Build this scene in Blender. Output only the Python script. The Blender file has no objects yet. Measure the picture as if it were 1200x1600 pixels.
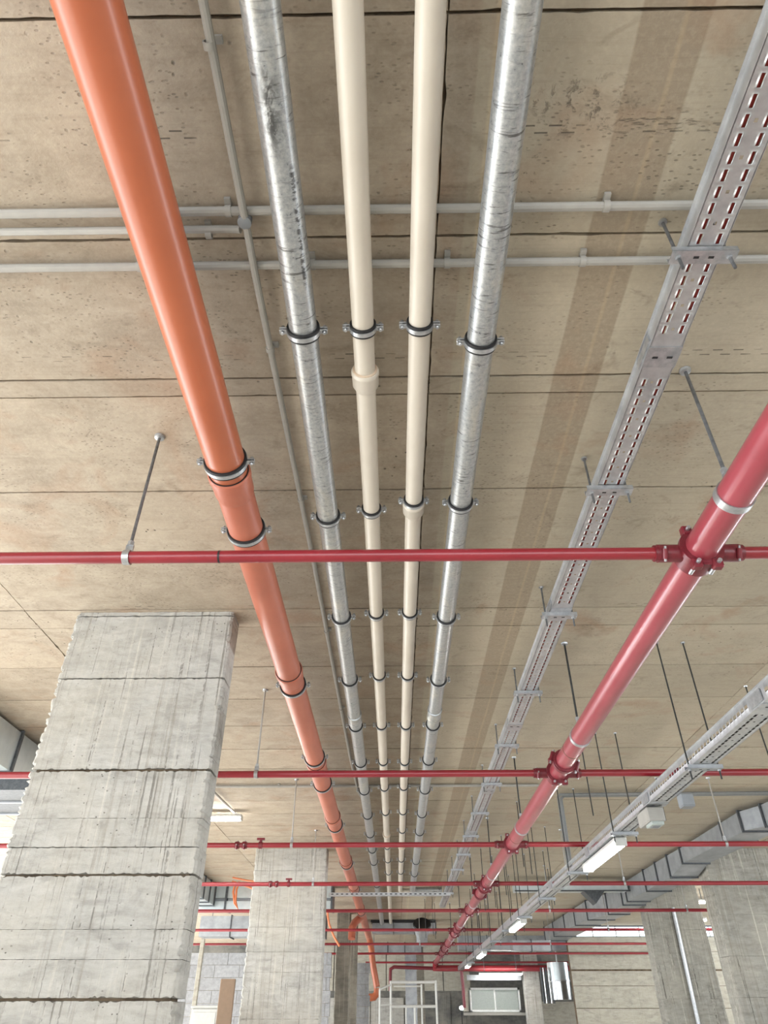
import bpy, bmesh, math, random
from mathutils import Vector, Matrix

random.seed(7)
C = bpy.context.scene.collection
scn = bpy.context.scene

# ------------------------------------------------------------------ scale
# Measurements are taken in "units" from the camera's eye: the slab soffit is
# 3.2 units above the eye.  K metres per unit; the eye is EYE metres above the floor.
K = 0.75
EYE = 1.60
def W(p):
    return Vector((p[0] * K, p[1] * K, p[2] * K + EYE))
FLOOR = -EYE / K
CEIL = 3.2

# ------------------------------------------------------------------ camera
cam = bpy.data.cameras.new('camera')
cam.sensor_fit = 'VERTICAL'
cam.sensor_height = 24.0
cam.sensor_width = 18.0
cam.lens = 24.0 * 1067.0 / 1600.0
cam.clip_start = 0.05
cam.clip_end = 300
camo = bpy.data.objects.new('camera', cam)
C.objects.link(camo)
camo.location = (0, 0, EYE)
camo.rotation_euler = (math.radians(90) + math.atan2(802, 1067), 0, math.atan2(18, math.hypot(802, 1067)))
scn.camera = camo

# ------------------------------------------------------------------ world, daylight, exposure
world = bpy.data.worlds.new('world')
scn.world = world
world.use_nodes = True
bg = world.node_tree.nodes['Background']
bg.inputs[0].default_value = (0.86, 0.93, 1.0, 1)
bg.inputs[1].default_value = 4.0

def area(name, loc, rot, sx, sy, power, col=(1, 1, 1)):
    l = bpy.data.lights.new(name, 'AREA')
    l.shape = 'RECTANGLE'; l.size = sx * K; l.size_y = sy * K
    l.energy = power; l.color = col
    o = bpy.data.objects.new(name, l)
    C.objects.link(o)
    o.location = W(loc); o.rotation_euler = rot
    return o
R90 = math.pi / 2
# daylight through the open facade behind the photographer and the long side openings
area('daylight_facade_opening', (0, -10.5, 0.4), (R90, 0, 0), 26, 4.6, 200, (1.0, 0.97, 0.93))
area('daylight_side_opening_west', (-15.6, 17, 0.5), (R90, 0, -R90), 38, 4.4, 1500, (0.93, 0.97, 1.0))
area('daylight_added_strip_east', (15.6, 18, 2.35), (R90, 0, R90), 40, 1.2, 1000, (0.93, 0.97, 1.0))  # high opening in the unseen right wall, made up for this light

sun = bpy.data.lights.new('sun', 'SUN')
sun.energy = 28.0; sun.angle = math.radians(0.6); sun.color = (1.0, 0.985, 0.965)
suno = bpy.data.objects.new('sun', sun); C.objects.link(suno)
suno.rotation_euler = (0, math.radians(-64), math.radians(10))

scn.view_settings.view_transform = 'Standard'
scn.view_settings.look = 'None'
scn.view_settings.gamma = 1.0
scn.view_settings.use_curve_mapping = False
scn.view_settings.exposure = 0.07
scn.cycles.use_adaptive_sampling = True
scn.cycles.adaptive_threshold = 0.03
scn.cycles.adaptive_min_samples = 20
scn.cycles.max_bounces = 6
scn.cycles.diffuse_bounces = 4
scn.cycles.glossy_bounces = 3
scn.cycles.transmission_bounces = 2

# ------------------------------------------------------------------ materials
def srgb(r, g, b):
    f = lambda c: (c / 255 / 12.92) if c / 255 <= 0.04045 else ((c / 255 + 0.055) / 1.055) ** 2.4
    return (f(r), f(g), f(b), 1)

class NT:
    def __init__(s, name):
        s.m = bpy.data.materials.new(name); s.m.use_nodes = True
        s.t = s.m.node_tree; s.b = s.t.nodes['Principled BSDF']
        g = s.t.nodes.new('ShaderNodeNewGeometry'); s.pos = g.outputs['Position']
        tc = s.t.nodes.new('ShaderNodeTexCoord'); s.obj = tc.outputs['Object']
        oi = s.t.nodes.new('ShaderNodeObjectInfo'); s.rnd = oi.outputs['Random']
    def put(s, sock, val):
        if hasattr(val, 'is_output') or isinstance(val, bpy.types.NodeSocket):
            s.t.links.new(val, sock)
        else:
            sock.default_value = val
    def set(s, **kw):
        for k, v in kw.items():
            s.put(s.b.inputs[k.replace('_', ' ')], v)
        return s
    def math(s, op, a, b=0.0, clamp=False):
        n = s.t.nodes.new('ShaderNodeMath'); n.operation = op; n.use_clamp = clamp
        s.put(n.inputs[0], a); s.put(n.inputs[1], b)
        return n.outputs[0]
    def mapv(s, vec, scale, loc=(0, 0, 0)):
        n = s.t.nodes.new('ShaderNodeMapping')
        s.put(n.inputs['Vector'], vec); n.inputs['Scale'].default_value = scale; n.inputs['Location'].default_value = loc
        return n.outputs[0]
    def noise(s, vec, scale, detail=4, rough=0.55, dist=0.0):
        n = s.t.nodes.new('ShaderNodeTexNoise')
        s.put(n.inputs['Vector'], vec); n.inputs['Scale'].default_value = scale
        n.inputs['Detail'].default_value = detail; n.inputs['Roughness'].default_value = rough
        n.inputs['Distortion'].default_value = dist
        return n.outputs['Fac']
    def voro(s, vec, scale, feature='F1', rnd=1.0):
        n = s.t.nodes.new('ShaderNodeTexVoronoi'); n.feature = feature
        s.put(n.inputs['Vector'], vec); n.inputs['Scale'].default_value = scale
        n.inputs['Randomness'].default_value = rnd
        return n.outputs['Distance']
    def ramp(s, fac, *stops):
        n = s.t.nodes.new('ShaderNodeValToRGB'); s.put(n.inputs[0], fac)
        e = n.color_ramp.elements
        while len(e) < len(stops): e.new(0.5)
        for i, (p, c) in enumerate(stops):
            e[i].position = p; e[i].color = c if hasattr(c, '__len__') else (c, c, c, 1)
        return n.outputs[0]
    def mix(s, fac, a, b, mode='MIX'):
        n = s.t.nodes.new('ShaderNodeMix'); n.data_type = 'RGBA'; n.blend_type = mode
        s.put(n.inputs[0], fac); s.put(n.inputs[6], a); s.put(n.inputs[7], b)
        return n.outputs[2]
    def sep(s, vec):
        n = s.t.nodes.new('ShaderNodeSeparateXYZ'); s.put(n.inputs[0], vec); return n.outputs
    def bump(s, h, strength=0.3, dist=0.01):
        n = s.t.nodes.new('ShaderNodeBump'); s.put(n.inputs['Height'], h)
        n.inputs['Strength'].default_value = strength; n.inputs['Distance'].default_value = dist
        s.t.links.new(n.outputs[0], s.b.inputs['Normal'])
    def step(s, a, lo, hi):      # soft step
        n = s.t.nodes.new('ShaderNodeMapRange'); n.clamp = True
        s.put(n.inputs[0], a); n.inputs[1].default_value = lo; n.inputs[2].default_value = hi
        return n.outputs[0]
    def band(s, x, a, b, e=0.004):
        return s.math('MULTIPLY', s.step(x, a - e, a + e), s.step(x, b + e, b - e))

M = {}
def make_materials():
    # --- slab soffit: board-marked brown-grey concrete
    t = NT('soffit_concrete')
    x, y, z = t.sep(t.pos)
    big = t.noise(t.pos, 0.7, 3, 0.6, 0.6)
    mid = t.noise(t.mapv(t.pos, (1.2, 1.7, 1)), 3.2, 7, 0.76, 0.3)
    grain = t.noise(t.mapv(t.pos, (2.0, 42, 1)), 1.6, 4, 0.7)
    fine = t.noise(t.pos, 45, 3, 0.7)
    col = t.ramp(mid, (0.3, srgb(140, 128, 113)), (0.5, srgb(163, 151, 135)), (0.72, srgb(183, 172, 156)))
    col = t.mix(t.step(big, 0.35, 0.7), col, t.mix(0.5, col, srgb(178, 163, 142)))
    # the east part of the slab was cast paler and greyer; two bands of reused boards
    wob = t.math('ADD', x, t.math('MULTIPLY', t.math('SUBTRACT', t.noise(t.pos, 3.0, 2), 0.5), 0.01))
    col = t.mix(t.math('MULTIPLY', t.step(wob, 0.28 - .004, 0.28 + .004), 0.55), col, srgb(178, 170, 150))
    col = t.mix(t.math('MULTIPLY', t.band(wob, 0.325, 0.345), 0.5), col, srgb(200, 186, 158))
    col = t.mix(t.math('MULTIPLY', t.band(wob, 0.755, 0.965), 0.72), col, srgb(138, 124, 105))
    col = t.mix(t.math('MULTIPLY', t.band(wob, 0.885, 0.9), 0.45), col, srgb(176, 158, 130))
    # brown-red formwork stain
    st = t.step(t.noise(t.mapv(t.pos, (1, 1, 1), (3, 7, 0)), 1.9, 3, 0.62, 0.8), 0.55, 0.72)
    col = t.mix(t.math('MULTIPLY', st, 0.45), col, srgb(154, 120, 94))
    dk = t.step(t.noise(t.mapv(t.pos, (1, 1.6, 1), (9, 2, 0)), 3.3, 4, 0.72, 1.0), 0.58, 0.78)
    col = t.mix(t.math('MULTIPLY', dk, 0.5), col, srgb(92, 80, 64))
    col = t.mix(t.math('MULTIPLY', t.step(grain, 0.52, 0.75), 0.2), col, srgb(104, 92, 76))
    col = t.mix(t.math('MULTIPLY', t.step(fine, 0.45, 0.8), 0.25), col, srgb(205, 192, 168))
    # air-holes
    vo = t.voro(t.pos, 17)
    mask = t.step(t.noise(t.pos, 1.4, 3, 0.6), 0.5, 0.66)
    pit = t.math('MULTIPLY', t.step(t.math('ADD', vo, t.math('MULTIPLY', t.math('SUBTRACT', fine, 0.5), 0.12)), 0.14, 0.05), mask)
    vo2 = t.voro(t.mapv(t.pos, (0.5, 1.2, 1)), 60)
    pit2 = t.math('MULTIPLY', t.step(vo2, 0.26, 0.14), t.step(t.noise(t.mapv(t.pos, (1, 1, 1), (2, 5, 1)), 2.2, 4, 0.65), 0.46, 0.6))
    # honeycombed patch beside the right galvanized pipe, smears further right
    def patch(cx, cy, rx, ry):
        a = t.math('POWER', t.math('MULTIPLY', t.math('SUBTRACT', x, cx), 1 / rx), 2.0)
        b = t.math('POWER', t.math('MULTIPLY', t.math('SUBTRACT', y, cy), 1 / ry), 2.0)
        return t.step(t.math('ADD', a, b), 1.0, 0.1)
    hon = t.math('MULTIPLY', patch(0.64, 1.0, 0.2, 0.12), t.step(t.noise(t.pos, 26, 4, 0.7, 0.5), 0.54, 0.64))
    hon = t.math('MAXIMUM', hon, t.math('MULTIPLY', patch(0.88, 1.05, 0.26, 0.05), t.step(t.noise(t.mapv(t.pos, (7, 40, 1)), 1.5, 4, 0.7), 0.56, 0.64)))
    hon = t.math('MAXIMUM', hon, t.math('MULTIPLY', patch(0.42, 1.2, 0.12, 0.5), t.step(t.noise(t.pos, 34, 3, 0.7), 0.6, 0.68)))
    hon = t.math('MAXIMUM', hon, t.math('MULTIPLY', patch(0.12, 1.2, 0.08, 0.5), t.step(t.noise(t.mapv(t.pos, (1, 1, 1), (5, 0, 0)), 34, 3, 0.7), 0.61, 0.69)))
    pit = t.math('MAXIMUM', pit, t.math('MULTIPLY', hon, 0.8))
    pits = t.math('MAXIMUM', pit, t.math('MULTIPLY', pit2, 0.5))
    # dashed nicks left by the boards
    dn = t.step(t.noise(t.pos, 3.0, 3), 0.48, 0.58)
    def dashes(yy, off):
        d = t.math('FRACT', t.math('ADD', t.math('MULTIPLY', x, 11.0), off))
        d = t.math('MULTIPLY', t.step(d, 0.5, 0.46), t.band(y, yy - .002, yy + .002, .0015))
        return t.math('MULTIPLY', d, dn)
    ds = None
    for yy, off in ((1.055, .1), (1.078, .6), (2.015, .2), (2.04, .75), (4.30, .3), (4.33, .8), (5.55, .2)):
        dd = dashes(yy, off); ds = dd if ds is None else t.math('MAXIMUM', ds, dd)
    pits = t.math('MAXIMUM', pits, ds)
    col = t.mix(t.math('MULTIPLY', pits, 0.85), col, srgb(52, 44, 36))
    v = t.math('ADD', 0.9, t.math('MULTIPLY', t.rnd, 0.2))
    col = t.mix(1.0, col, t.ramp(t.rnd, (0, 0.86), (1, 1.0)), 'MULTIPLY')
    t.set(Base_Color=col, Roughness=0.82)
    h = t.math('SUBTRACT', t.math('ADD', t.math('MULTIPLY', fine, 0.3), mid), t.math('MULTIPLY', pits, 1.5))
    t.bump(h, 0.45, 0.006)
    M['soffit'] = t.m

    t = NT('dark_seam')  # dark backing that adds occlusion shade to the open seams
    n = t.noise(t.pos, 8, 4)
    t.set(Base_Color=t.ramp(n, (0.3, srgb(70, 58, 45)), (0.7, srgb(120, 104, 84))), Roughness=0.95)
    M['seam'] = t.m

    # --- column concrete
    def column(name, a, b, c, stk=1.0):
        t = NT(name)
        x, y, z = t.sep(t.pos)
        big = t.noise(t.pos, 1.3, 5, 0.6, 0.5)
        mid = t.noise(t.mapv(t.pos, (1, 1, 3.5)), 4, 7, 0.7, 0.3)
        streak = t.noise(t.mapv(t.pos, (26, 26, 0.55)), 1.0, 3, 0.6)
        fine = t.noise(t.pos, 60, 4, 0.7)
        col = t.ramp(mid, (0.28, a), (0.5, b), (0.75, c))
        col = t.mix(t.math('MULTIPLY', t.step(big, 0.4, 0.7), 0.4), col, srgb(182, 176, 162))
        gr = t.step(t.noise(t.mapv(t.pos, (1, 1, 2.2), (4, 1, 2)), 2.6, 6, 0.7, 0.8), 0.55, 0.75)
        col = t.mix(t.math('MULTIPLY', gr, 0.55), col, srgb(112, 111, 107))
        sk = t.step(streak, 0.56, 0.7)
        col = t.mix(t.math('MULTIPLY', sk, 0.4 * stk), col, srgb(128, 122, 110))
        lt = t.step(streak, 0.42, 0.3)
        col = t.mix(t.math('MULTIPLY', lt, 0.3 * stk), col, srgb(214, 208, 194))
        pit = t.math('MULTIPLY', t.step(t.voro(t.mapv(t.pos, (1, 1, 1.5)), 22), 0.14, 0.07), t.step(t.noise(t.pos, 2.0, 3), 0.52, 0.64))
        # thin vertical scratches where drips ran down
        sc = t.noise(t.mapv(t.pos, (70, 70, 0.8)), 1.0, 1, 0.5)
        sc = t.math('MULTIPLY', t.step(sc, 0.63, 0.69), t.step(t.noise(t.mapv(t.pos, (4, 4, 1)), 1.6, 2), 0.42, 0.55))
        pit = t.math('MAXIMUM', pit, t.math('MULTIPLY', sc, 0.65 * stk))
        col = t.mix(t.math('MULTIPLY', pit, 0.8), col, srgb(70, 66, 58))
        t.set(Base_Color=col, Roughness=0.85)
        h = t.math('ADD', mid, t.math('MULTIPLY', fine, 0.4))
        h = t.math('SUBTRACT', h, t.math('ADD', pit, t.math('MULTIPLY', sk, .3)))
        t.bump(h, 0.6, 0.008)
        return t.m
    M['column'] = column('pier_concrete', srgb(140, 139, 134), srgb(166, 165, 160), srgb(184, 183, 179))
    M['column_grooved'] = column('shaded_grooved_concrete', srgb(116, 114, 108), srgb(142, 140, 133), srgb(162, 160, 153), 1.7)  # stronger grooves, and the dimmer light on the right piers put into the colour
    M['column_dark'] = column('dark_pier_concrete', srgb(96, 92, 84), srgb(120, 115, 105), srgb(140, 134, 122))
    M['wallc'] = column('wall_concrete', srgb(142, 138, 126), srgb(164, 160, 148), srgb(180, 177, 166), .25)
    M['wall_dark'] = column('dark_wall_and_recess', srgb(70, 70, 68), srgb(88, 88, 86), srgb(104, 103, 100), .4)

    t = NT('aircrete_block')
    n = t.noise(t.pos, 14, 5, 0.65)
    c = t.ramp(n, (0.3, srgb(142, 143, 145)), (0.7, srgb(168, 169, 171)))
    c = t.mix(1.0, c, t.ramp(t.rnd, (0, 0.82), (1, 1.0)), 'MULTIPLY')
    t.set(Base_Color=c, Roughness=0.9); t.bump(n, 0.3, 0.004); M['block'] = t.m

    t = NT('floor_concrete')
    n = t.noise(t.pos, 1.2, 6, 0.6)
    t.set(Base_Color=t.ramp(n, (0.3, srgb(198, 196, 190)), (0.7, srgb(220, 218, 212))), Roughness=0.8); M['floor'] = t.m

    # --- pipes
    t = NT('orange_pvc')
    n = t.noise(t.pos, 2.2, 4); s = t.noise(t.mapv(t.pos, (30, 1.2, 30)), 1.0, 3)
    c = t.ramp(n, (0.3, srgb(162, 88, 59)), (0.7, srgb(174, 97, 66)))
    c = t.mix(t.math('MULTIPLY', t.step(s, 0.6, 0.75), 0.25), c, srgb(170, 84, 52))
    t.set(Base_Color=c, Roughness=0.3, Specular_IOR_Level=0.5); M['orange'] = t.m

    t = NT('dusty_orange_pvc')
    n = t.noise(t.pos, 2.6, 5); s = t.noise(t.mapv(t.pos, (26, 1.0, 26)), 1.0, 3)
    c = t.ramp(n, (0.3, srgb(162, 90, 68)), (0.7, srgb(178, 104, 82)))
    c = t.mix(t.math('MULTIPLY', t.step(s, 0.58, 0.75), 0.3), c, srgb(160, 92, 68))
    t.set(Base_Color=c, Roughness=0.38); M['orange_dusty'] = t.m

    t = NT('cream_pvc')
    n = t.noise(t.pos, 3, 4)
    t.set(Base_Color=t.ramp(n, (0.3, srgb(192, 184, 171)), (0.7, srgb(202, 195, 183))), Roughness=0.33)
    M['cream'] = t.m
    t = NT('cream_rubber_lip'); t.set(Base_Color=srgb(196, 176, 154), Roughness=0.6); M['lip'] = t.m

    t = NT('galvanized_pipe')
    v = t.noise(t.pos, 60, 5, 0.7); n = t.noise(t.mapv(t.pos, (1, .35, 1)), 7, 5, 0.7, 0.5)
    c = t.ramp(v, (0.3, srgb(142, 146, 149)), (0.5, srgb(166, 169, 170)), (0.72, srgb(190, 191, 190)))
    c = t.mix(t.math('MULTIPLY', t.step(n, 0.52, 0.7), 0.45), c, srgb(206, 200, 182))
    sc = t.noise(t.mapv(t.pos, (7, 60, 7)), 1.3, 3, 0.6, 0.6)
    sc = t.math('MULTIPLY', t.step(sc, 0.58, 0.66), t.step(t.noise(t.pos, 3.1, 3), 0.4, 0.55))
    ln = t.noise(t.mapv(t.pos, (60, 1.3, 60)), 1.0, 2, 0.5)
    sc = t.math('MAXIMUM', sc, t.math('MULTIPLY', t.step(ln, 0.7, 0.76), 0.7))
    c = t.mix(t.math('MULTIPLY', sc, 0.75), c, srgb(62, 60, 56))
    blot = t.step(t.noise(t.mapv(t.pos, (9, 3.5, 9), (2, 0, 0)), 1.5, 6, 0.75, 0.4), 0.63, 0.74)
    c = t.mix(t.math('MULTIPLY', blot, 0.55), c, srgb(84, 80, 70))
    # dark grease smear and stencilled scribble on the left pipe
    gx, gy, gz = t.sep(t.pos)
    sm = t.math('MULTIPLY', t.band(gy, 0.80, 1.04, .06), t.band(gx, -.385, -.335, .02))
    sm = t.math('MULTIPLY', sm, t.step(t.noise(t.mapv(t.pos, (30, 18, 30)), 1.0, 5, 0.7, 0.5), 0.42, 0.56))
    wr_ = t.math('MULTIPLY', t.band(gy, 1.1, 1.55, .02), t.band(gx, -.325, -.312, .003))
    wr_ = t.math('MULTIPLY', wr_, t.step(t.noise(t.mapv(t.pos, (40, 75, 40)), 1.0, 3, 0.6), 0.46, 0.54))
    c = t.mix(t.math('MULTIPLY', t.math('MAXIMUM', sm, wr_), 0.8), c, srgb(40, 40, 38))
    t.set(Base_Color=c, Metallic=0.6, Roughness=t.ramp(v, (0.3, 0.26), (0.7, 0.42)))
    t.bump(t.math('ADD', v, t.math('MULTIPLY', ln, .5)), 0.08, 0.002); M['galv'] = t.m

    t = NT('red_paint')
    n = t.noise(t.pos, 2.5, 4)
    t.set(Base_Color=t.ramp(n, (0.3, srgb(128, 30, 40)), (0.7, srgb(142, 38, 48))), Roughness=0.3, Coat_Weight=0.25, Coat_Roughness=0.15)
    M['red'] = t.m
    t = NT('dark_red_fitting_paint')
    n = t.noise(t.pos, 30, 3)
    t.set(Base_Color=t.ramp(n, (0.3, srgb(100, 28, 38)), (0.7, srgb(118, 38, 48))), Roughness=0.35); M['red_fit'] = t.m
    t = NT('hazy_main_paint')  # paler and pinker than the branches: haze put into the colour
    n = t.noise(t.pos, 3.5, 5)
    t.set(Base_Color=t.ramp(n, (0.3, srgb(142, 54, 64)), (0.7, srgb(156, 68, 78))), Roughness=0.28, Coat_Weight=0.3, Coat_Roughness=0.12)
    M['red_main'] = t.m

    # --- metals etc
    def metal(key, name, a, b, rough, met=0.8, sc=30):
        t = NT(name); n = t.noise(t.pos, sc, 4, 0.65)
        t.set(Base_Color=t.ramp(n, (0.3, a), (0.7, b)), Metallic=met, Roughness=rough); M[key] = t.m
    metal('zinc', 'zinc_plated_steel', srgb(160, 164, 168), srgb(196, 198, 200), 0.35, 0.8)
    metal('tray', 'galvanized_tray_steel', srgb(176, 178, 181), srgb(202, 204, 205), 0.4, 0.8, 12)
    metal('rod', 'threaded_rod_steel', srgb(92, 94, 96), srgb(126, 128, 130), 0.45, 0.7)
    metal('blackrod', 'dark_threaded_rod', srgb(44, 46, 46), srgb(66, 68, 68), 0.5, 0.6)
    metal('duct', 'galvanized_duct_sheet', srgb(142, 146, 150), srgb(170, 174, 178), 0.45, 0.5, 5)
    metal('flange', 'duct_flange_steel', srgb(66, 70, 74), srgb(92, 96, 100), 0.5, 0.5)
    metal('foil', 'aluminium_foil_facing', srgb(184, 194, 197), srgb(210, 218, 220), 0.3, 0.5, 3)
    metal('drum', 'polished_duct_steel', srgb(190, 194, 196), srgb(214, 216, 218), 0.22, 0.9, 8)
    def plain(key, name, c, rough=0.5, **kw):
        t = NT(name); n = t.noise(t.pos, 20, 3)
        c2 = tuple(min(1, v * 1.12) for v in c[:3]) + (1,)
        t.set(Base_Color=t.ramp(n, (0.3, c), (0.7, c2)), Roughness=rough, **kw); M[key] = t.m
    plain('rubber', 'black_rubber', srgb(22, 22, 24), 0.6)
    plain('conduit', 'grey_conduit_plastic', srgb(150, 148, 142), 0.5)
    plain('conduit_shaded', 'shaded_conduit_plastic', srgb(120, 122, 122), 0.45)  # shaded copy of the conduit grey, the shade is in the colour
    plain('white', 'white_enamel', srgb(182, 182, 178), 0.4)
    plain('box_grey', 'grey_plastic_box', srgb(120, 124, 128), 0.5)
    plain('wood', 'raw_plank', srgb(128, 108, 90), 0.8)
    plain('black', 'black_plastic', srgb(26, 26, 28), 0.5)
    plain('cable_red', 'red_cable_sheath', srgb(140, 50, 44), 0.5)
    plain('hose', 'orange_corrugated_hose', srgb(206, 120, 78), 0.5)
    plain('bright', 'bright_white_frame', srgb(232, 234, 232), 0.35)
    plain('pane', 'frosted_pane', srgb(158, 166, 162), 0.3)
    t = NT('tube_light_diffuser')
    t.set(Base_Color=(1, 1, 1, 1), Emission_Color=(1.0, 0.98, 0.93, 1), Emission_Strength=70.0); M['lamp'] = t.m
    t = NT('bulb_glass')
    t.set(Base_Color=(1, 1, 1, 1), Emission_Color=(0.93, 0.98, 1.0, 1), Emission_Strength=25.0); M['bulb'] = t.m
    t = NT('daylit_glass')
    t.set(Base_Color=srgb(220, 232, 236), Roughness=0.1, Emission_Color=(0.86, 0.94, 1.0, 1), Emission_Strength=2.2); M['dayglass'] = t.m
make_materials()

# ------------------------------------------------------------------ mesh helpers
ORG = {}
class MB:
    """collects geometry in eye units, builds one mesh object"""
    def __init__(s): s.v = []; s.f = []
    def add(s, vs, fs):
        o = len(s.v); s.v += [tuple(p) for p in vs]; s.f += [tuple(i + o for i in f) for f in fs]
    def box(s, c, d, rz=0.0, rx=0.0):
        m = Matrix.Rotation(rz, 3, 'Z') @ Matrix.Rotation(rx, 3, 'X')
        vs = []
        for i in (-.5, .5):
            for j in (-.5, .5):
                for k in (-.5, .5):
                    vs.append(Vector(c) + m @ Vector((i * d[0], j * d[1], k * d[2])))
        s.add(vs, [(0, 1, 3, 2), (4, 6, 7, 5), (0, 4, 5, 1), (2, 3, 7, 6), (0, 2, 6, 4), (1, 5, 7, 3)])
        return s
    def span(s, a, b):
        return s.box([(a[i] + b[i]) / 2 for i in range(3)], [abs(b[i] - a[i]) for i in range(3)])
    def lathe(s, o, ax, prof, n=20, close=True):
        ax = Vector(ax).normalized(); o = Vector(o)
        e1 = ax.orthogonal().normalized() if abs(ax.y) < .99 else Vector((1, 0, 0))
        e2 = ax.cross(e1)
        vs = []; fs = []
        for t_, r in prof:
            for i in range(n):
                a = 2 * math.pi * i / n
                vs.append(o + ax * t_ + (e1 * math.cos(a) + e2 * math.sin(a)) * r)
        for k in range(len(prof) - 1):
            for i in range(n):
                j = (i + 1) % n
                fs.append((k * n + i, k * n + j, (k + 1) * n + j, (k + 1) * n + i))
        if close:
            fs.append(tuple(range(n))[::-1]); b = (len(prof) - 1) * n
            fs.append(tuple(range(b, b + n)))
        s.add(vs, fs); return s
    def tube(s, a, b, r, n=12, r1=None):
        d = Vector(b) - Vector(a)
        return s.lathe(a, d, [(0, r), (d.length, r if r1 is None else r1)], n)
    def ring(s, c, ax, r0, r1, w, n=28, a0=0.0, a1=2 * math.pi):
        """solid band round an axis; angle 0 is +X for a Y axis, pi/2 is up"""
        ax = Vector(ax).normalized(); c = Vector(c)
        up = Vector((0, 0, 1)) if abs(ax.z) < .9 else Vector((0, 1, 0))
        e1 = up.cross(ax).normalized() * -1; e2 = up
        if abs(ax.y) > .9: e1 = Vector((1, 0, 0))
        full = abs(a1 - a0 - 2 * math.pi) < 1e-6
        m = n if full else n + 1
        vs = []; fs = []
        for i in range(m):
            a = a0 + (a1 - a0) * i / n
            d = e1 * math.cos(a) + e2 * math.sin(a)
            for rr, ww in ((r0, -w / 2), (r1, -w / 2), (r1, w / 2), (r0, w / 2)):
                vs.append(c + d * rr + ax * ww)
        for i in range(n):
            j = (i + 1) % m
            for q in range(4):
                q2 = (q + 1) % 4
                fs.append((i * 4 + q, i * 4 + q2, j * 4 + q2, j * 4 + q))
        if not full:
            fs.append((0, 3, 2, 1)); b = n * 4; fs.append((b, b + 1, b + 2, b + 3))
        s.add(vs, fs); return s
    def path(s, pts, r, n=10):
        pts = [Vector(p) for p in pts]; vs = []; fs = []
        prev = None
        for i, p in enumerate(pts):
            d = ((pts[i + 1] - p).normalized() if i < len(pts) - 1 else Vector((0, 0, 0)))
            if i > 0: d = d + (p - pts[i - 1]).normalized()
            d.normalize()
            if prev is None:
                e1 = d.orthogonal().normalized()
            else:
                e1 = (prev - d * prev.dot(d)).normalized()
            prev = e1; e2 = d.cross(e1)
            sc = 1.0
            if 0 < i < len(pts) - 1:
                cs = (pts[i + 1] - p).normalized().dot(d); sc = 1.0 / max(cs, 0.5)
            for k in range(n):
                a = 2 * math.pi * k / n
                vs.append(p + (e1 * math.cos(a) + e2 * math.sin(a)) * r * (1 + (sc - 1) * .5))
        for i in range(len(pts) - 1):
            for k in range(n):
                j = (k + 1) % n
                fs.append((i * n + k, i * n + j, (i + 1) * n + j, (i + 1) * n + k))
        fs.append(tuple(range(n))[::-1]); b = (len(pts) - 1) * n; fs.append(tuple(range(b, b + n)))
        s.add(vs, fs); return s
    def mesh(s, name, mat, origin, bevel=0.0, sharp=35):
        o = Vector(origin)
        me = bpy.data.meshes.new(name)
        me.from_pydata([tuple((Vector(p) - o) * K) for p in s.v], [], s.f)
        me.validate(clean_customdata=False)
        bm = bmesh.new(); bm.from_mesh(me)
        bmesh.ops.recalc_face_normals(bm, faces=bm.faces)
        if bevel > 0:
            es = [e for e in bm.edges if len(e.link_faces) == 2 and e.calc_face_angle(0) > math.radians(50)]
            bmesh.ops.bevel(bm, geom=es, offset=bevel * K, segments=1, affect='EDGES', clamp_overlap=True)
        bm.to_mesh(me); bm.free()
        me.materials.append(M[mat])
        me.shade_smooth()
        me.set_sharp_from_angle(angle=math.radians(sharp))
        return me
    def build(s, name, mat, parent=None, origin=None, bevel=0.0, sharp=35):
        if origin is None:
            xs = list(zip(*s.v))
            origin = ((min(xs[0]) + max(xs[0])) / 2, (min(xs[1]) + max(xs[1])) / 2, min(xs[2]))
        return link(name, s.mesh(name, mat, origin, bevel, sharp), parent, origin)
def link(name, data, parent, origin):
    ob = bpy.data.objects.new(name, data)
    C.objects.link(ob)
    ORG[ob] = Vector(origin)
    if parent:
        ob.parent = parent
        ob.location = (Vector(origin) - ORG[parent]) * K
    else:
        ob.location = W(origin)
    return ob
def tag(o, label, cat, group=None, kind=None):
    o['label'] = label
    if cat: o['category'] = cat
    if group: o['group'] = group
    if kind: o['kind'] = kind
    return o
def thing(name, origin, label, cat, group=None, kind=None):
    o = link(name, None, None, origin)
    o.empty_display_size = 0.05
    return tag(o, label, cat, group, kind)
def dup(root, origin, label=None, group=None):
    def cp(o, par):
        c = o.copy(); C.objects.link(c)
        if par: c.parent = par
        for ch in o.children: cp(ch, c)
        return c
    r = cp(root, None)
    r.location = W(origin); ORG[r] = Vector(origin)
    if label: r['label'] = label
    if group: r['group'] = group
    return r
def struct(o):
    o['kind'] = 'structure'; return o
ORD = ['first', 'second', 'third', 'fourth', 'fifth', 'sixth', 'seventh', 'eighth', 'ninth', 'tenth', 'eleventh',
       'twelfth', 'thirteenth', 'fourteenth', 'fifteenth', 'sixteenth', 'seventeenth', 'eighteenth', 'nineteenth', 'twentieth']

# ------------------------------------------------------------------ where a picture row meets a height (for spacing lists)
_P = math.atan2(802, 1067)
def rowY(py, h):
    """distance at which the picture row py of the middle axis reaches height h"""
    el = _P - math.atan2(py - 800, 1067)
    return h / math.tan(el)

# ================================================================== STRUCTURE
XW, XE, YB, YF = -15.8, 15.8, 40.0, -11.0
# floor
fl = struct(MB().span((XW, YF, FLOOR - .2), (XE, YB, FLOOR)).build('floor', 'floor'))
fl['label'] = 'pale concrete floor below the picture'

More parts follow.
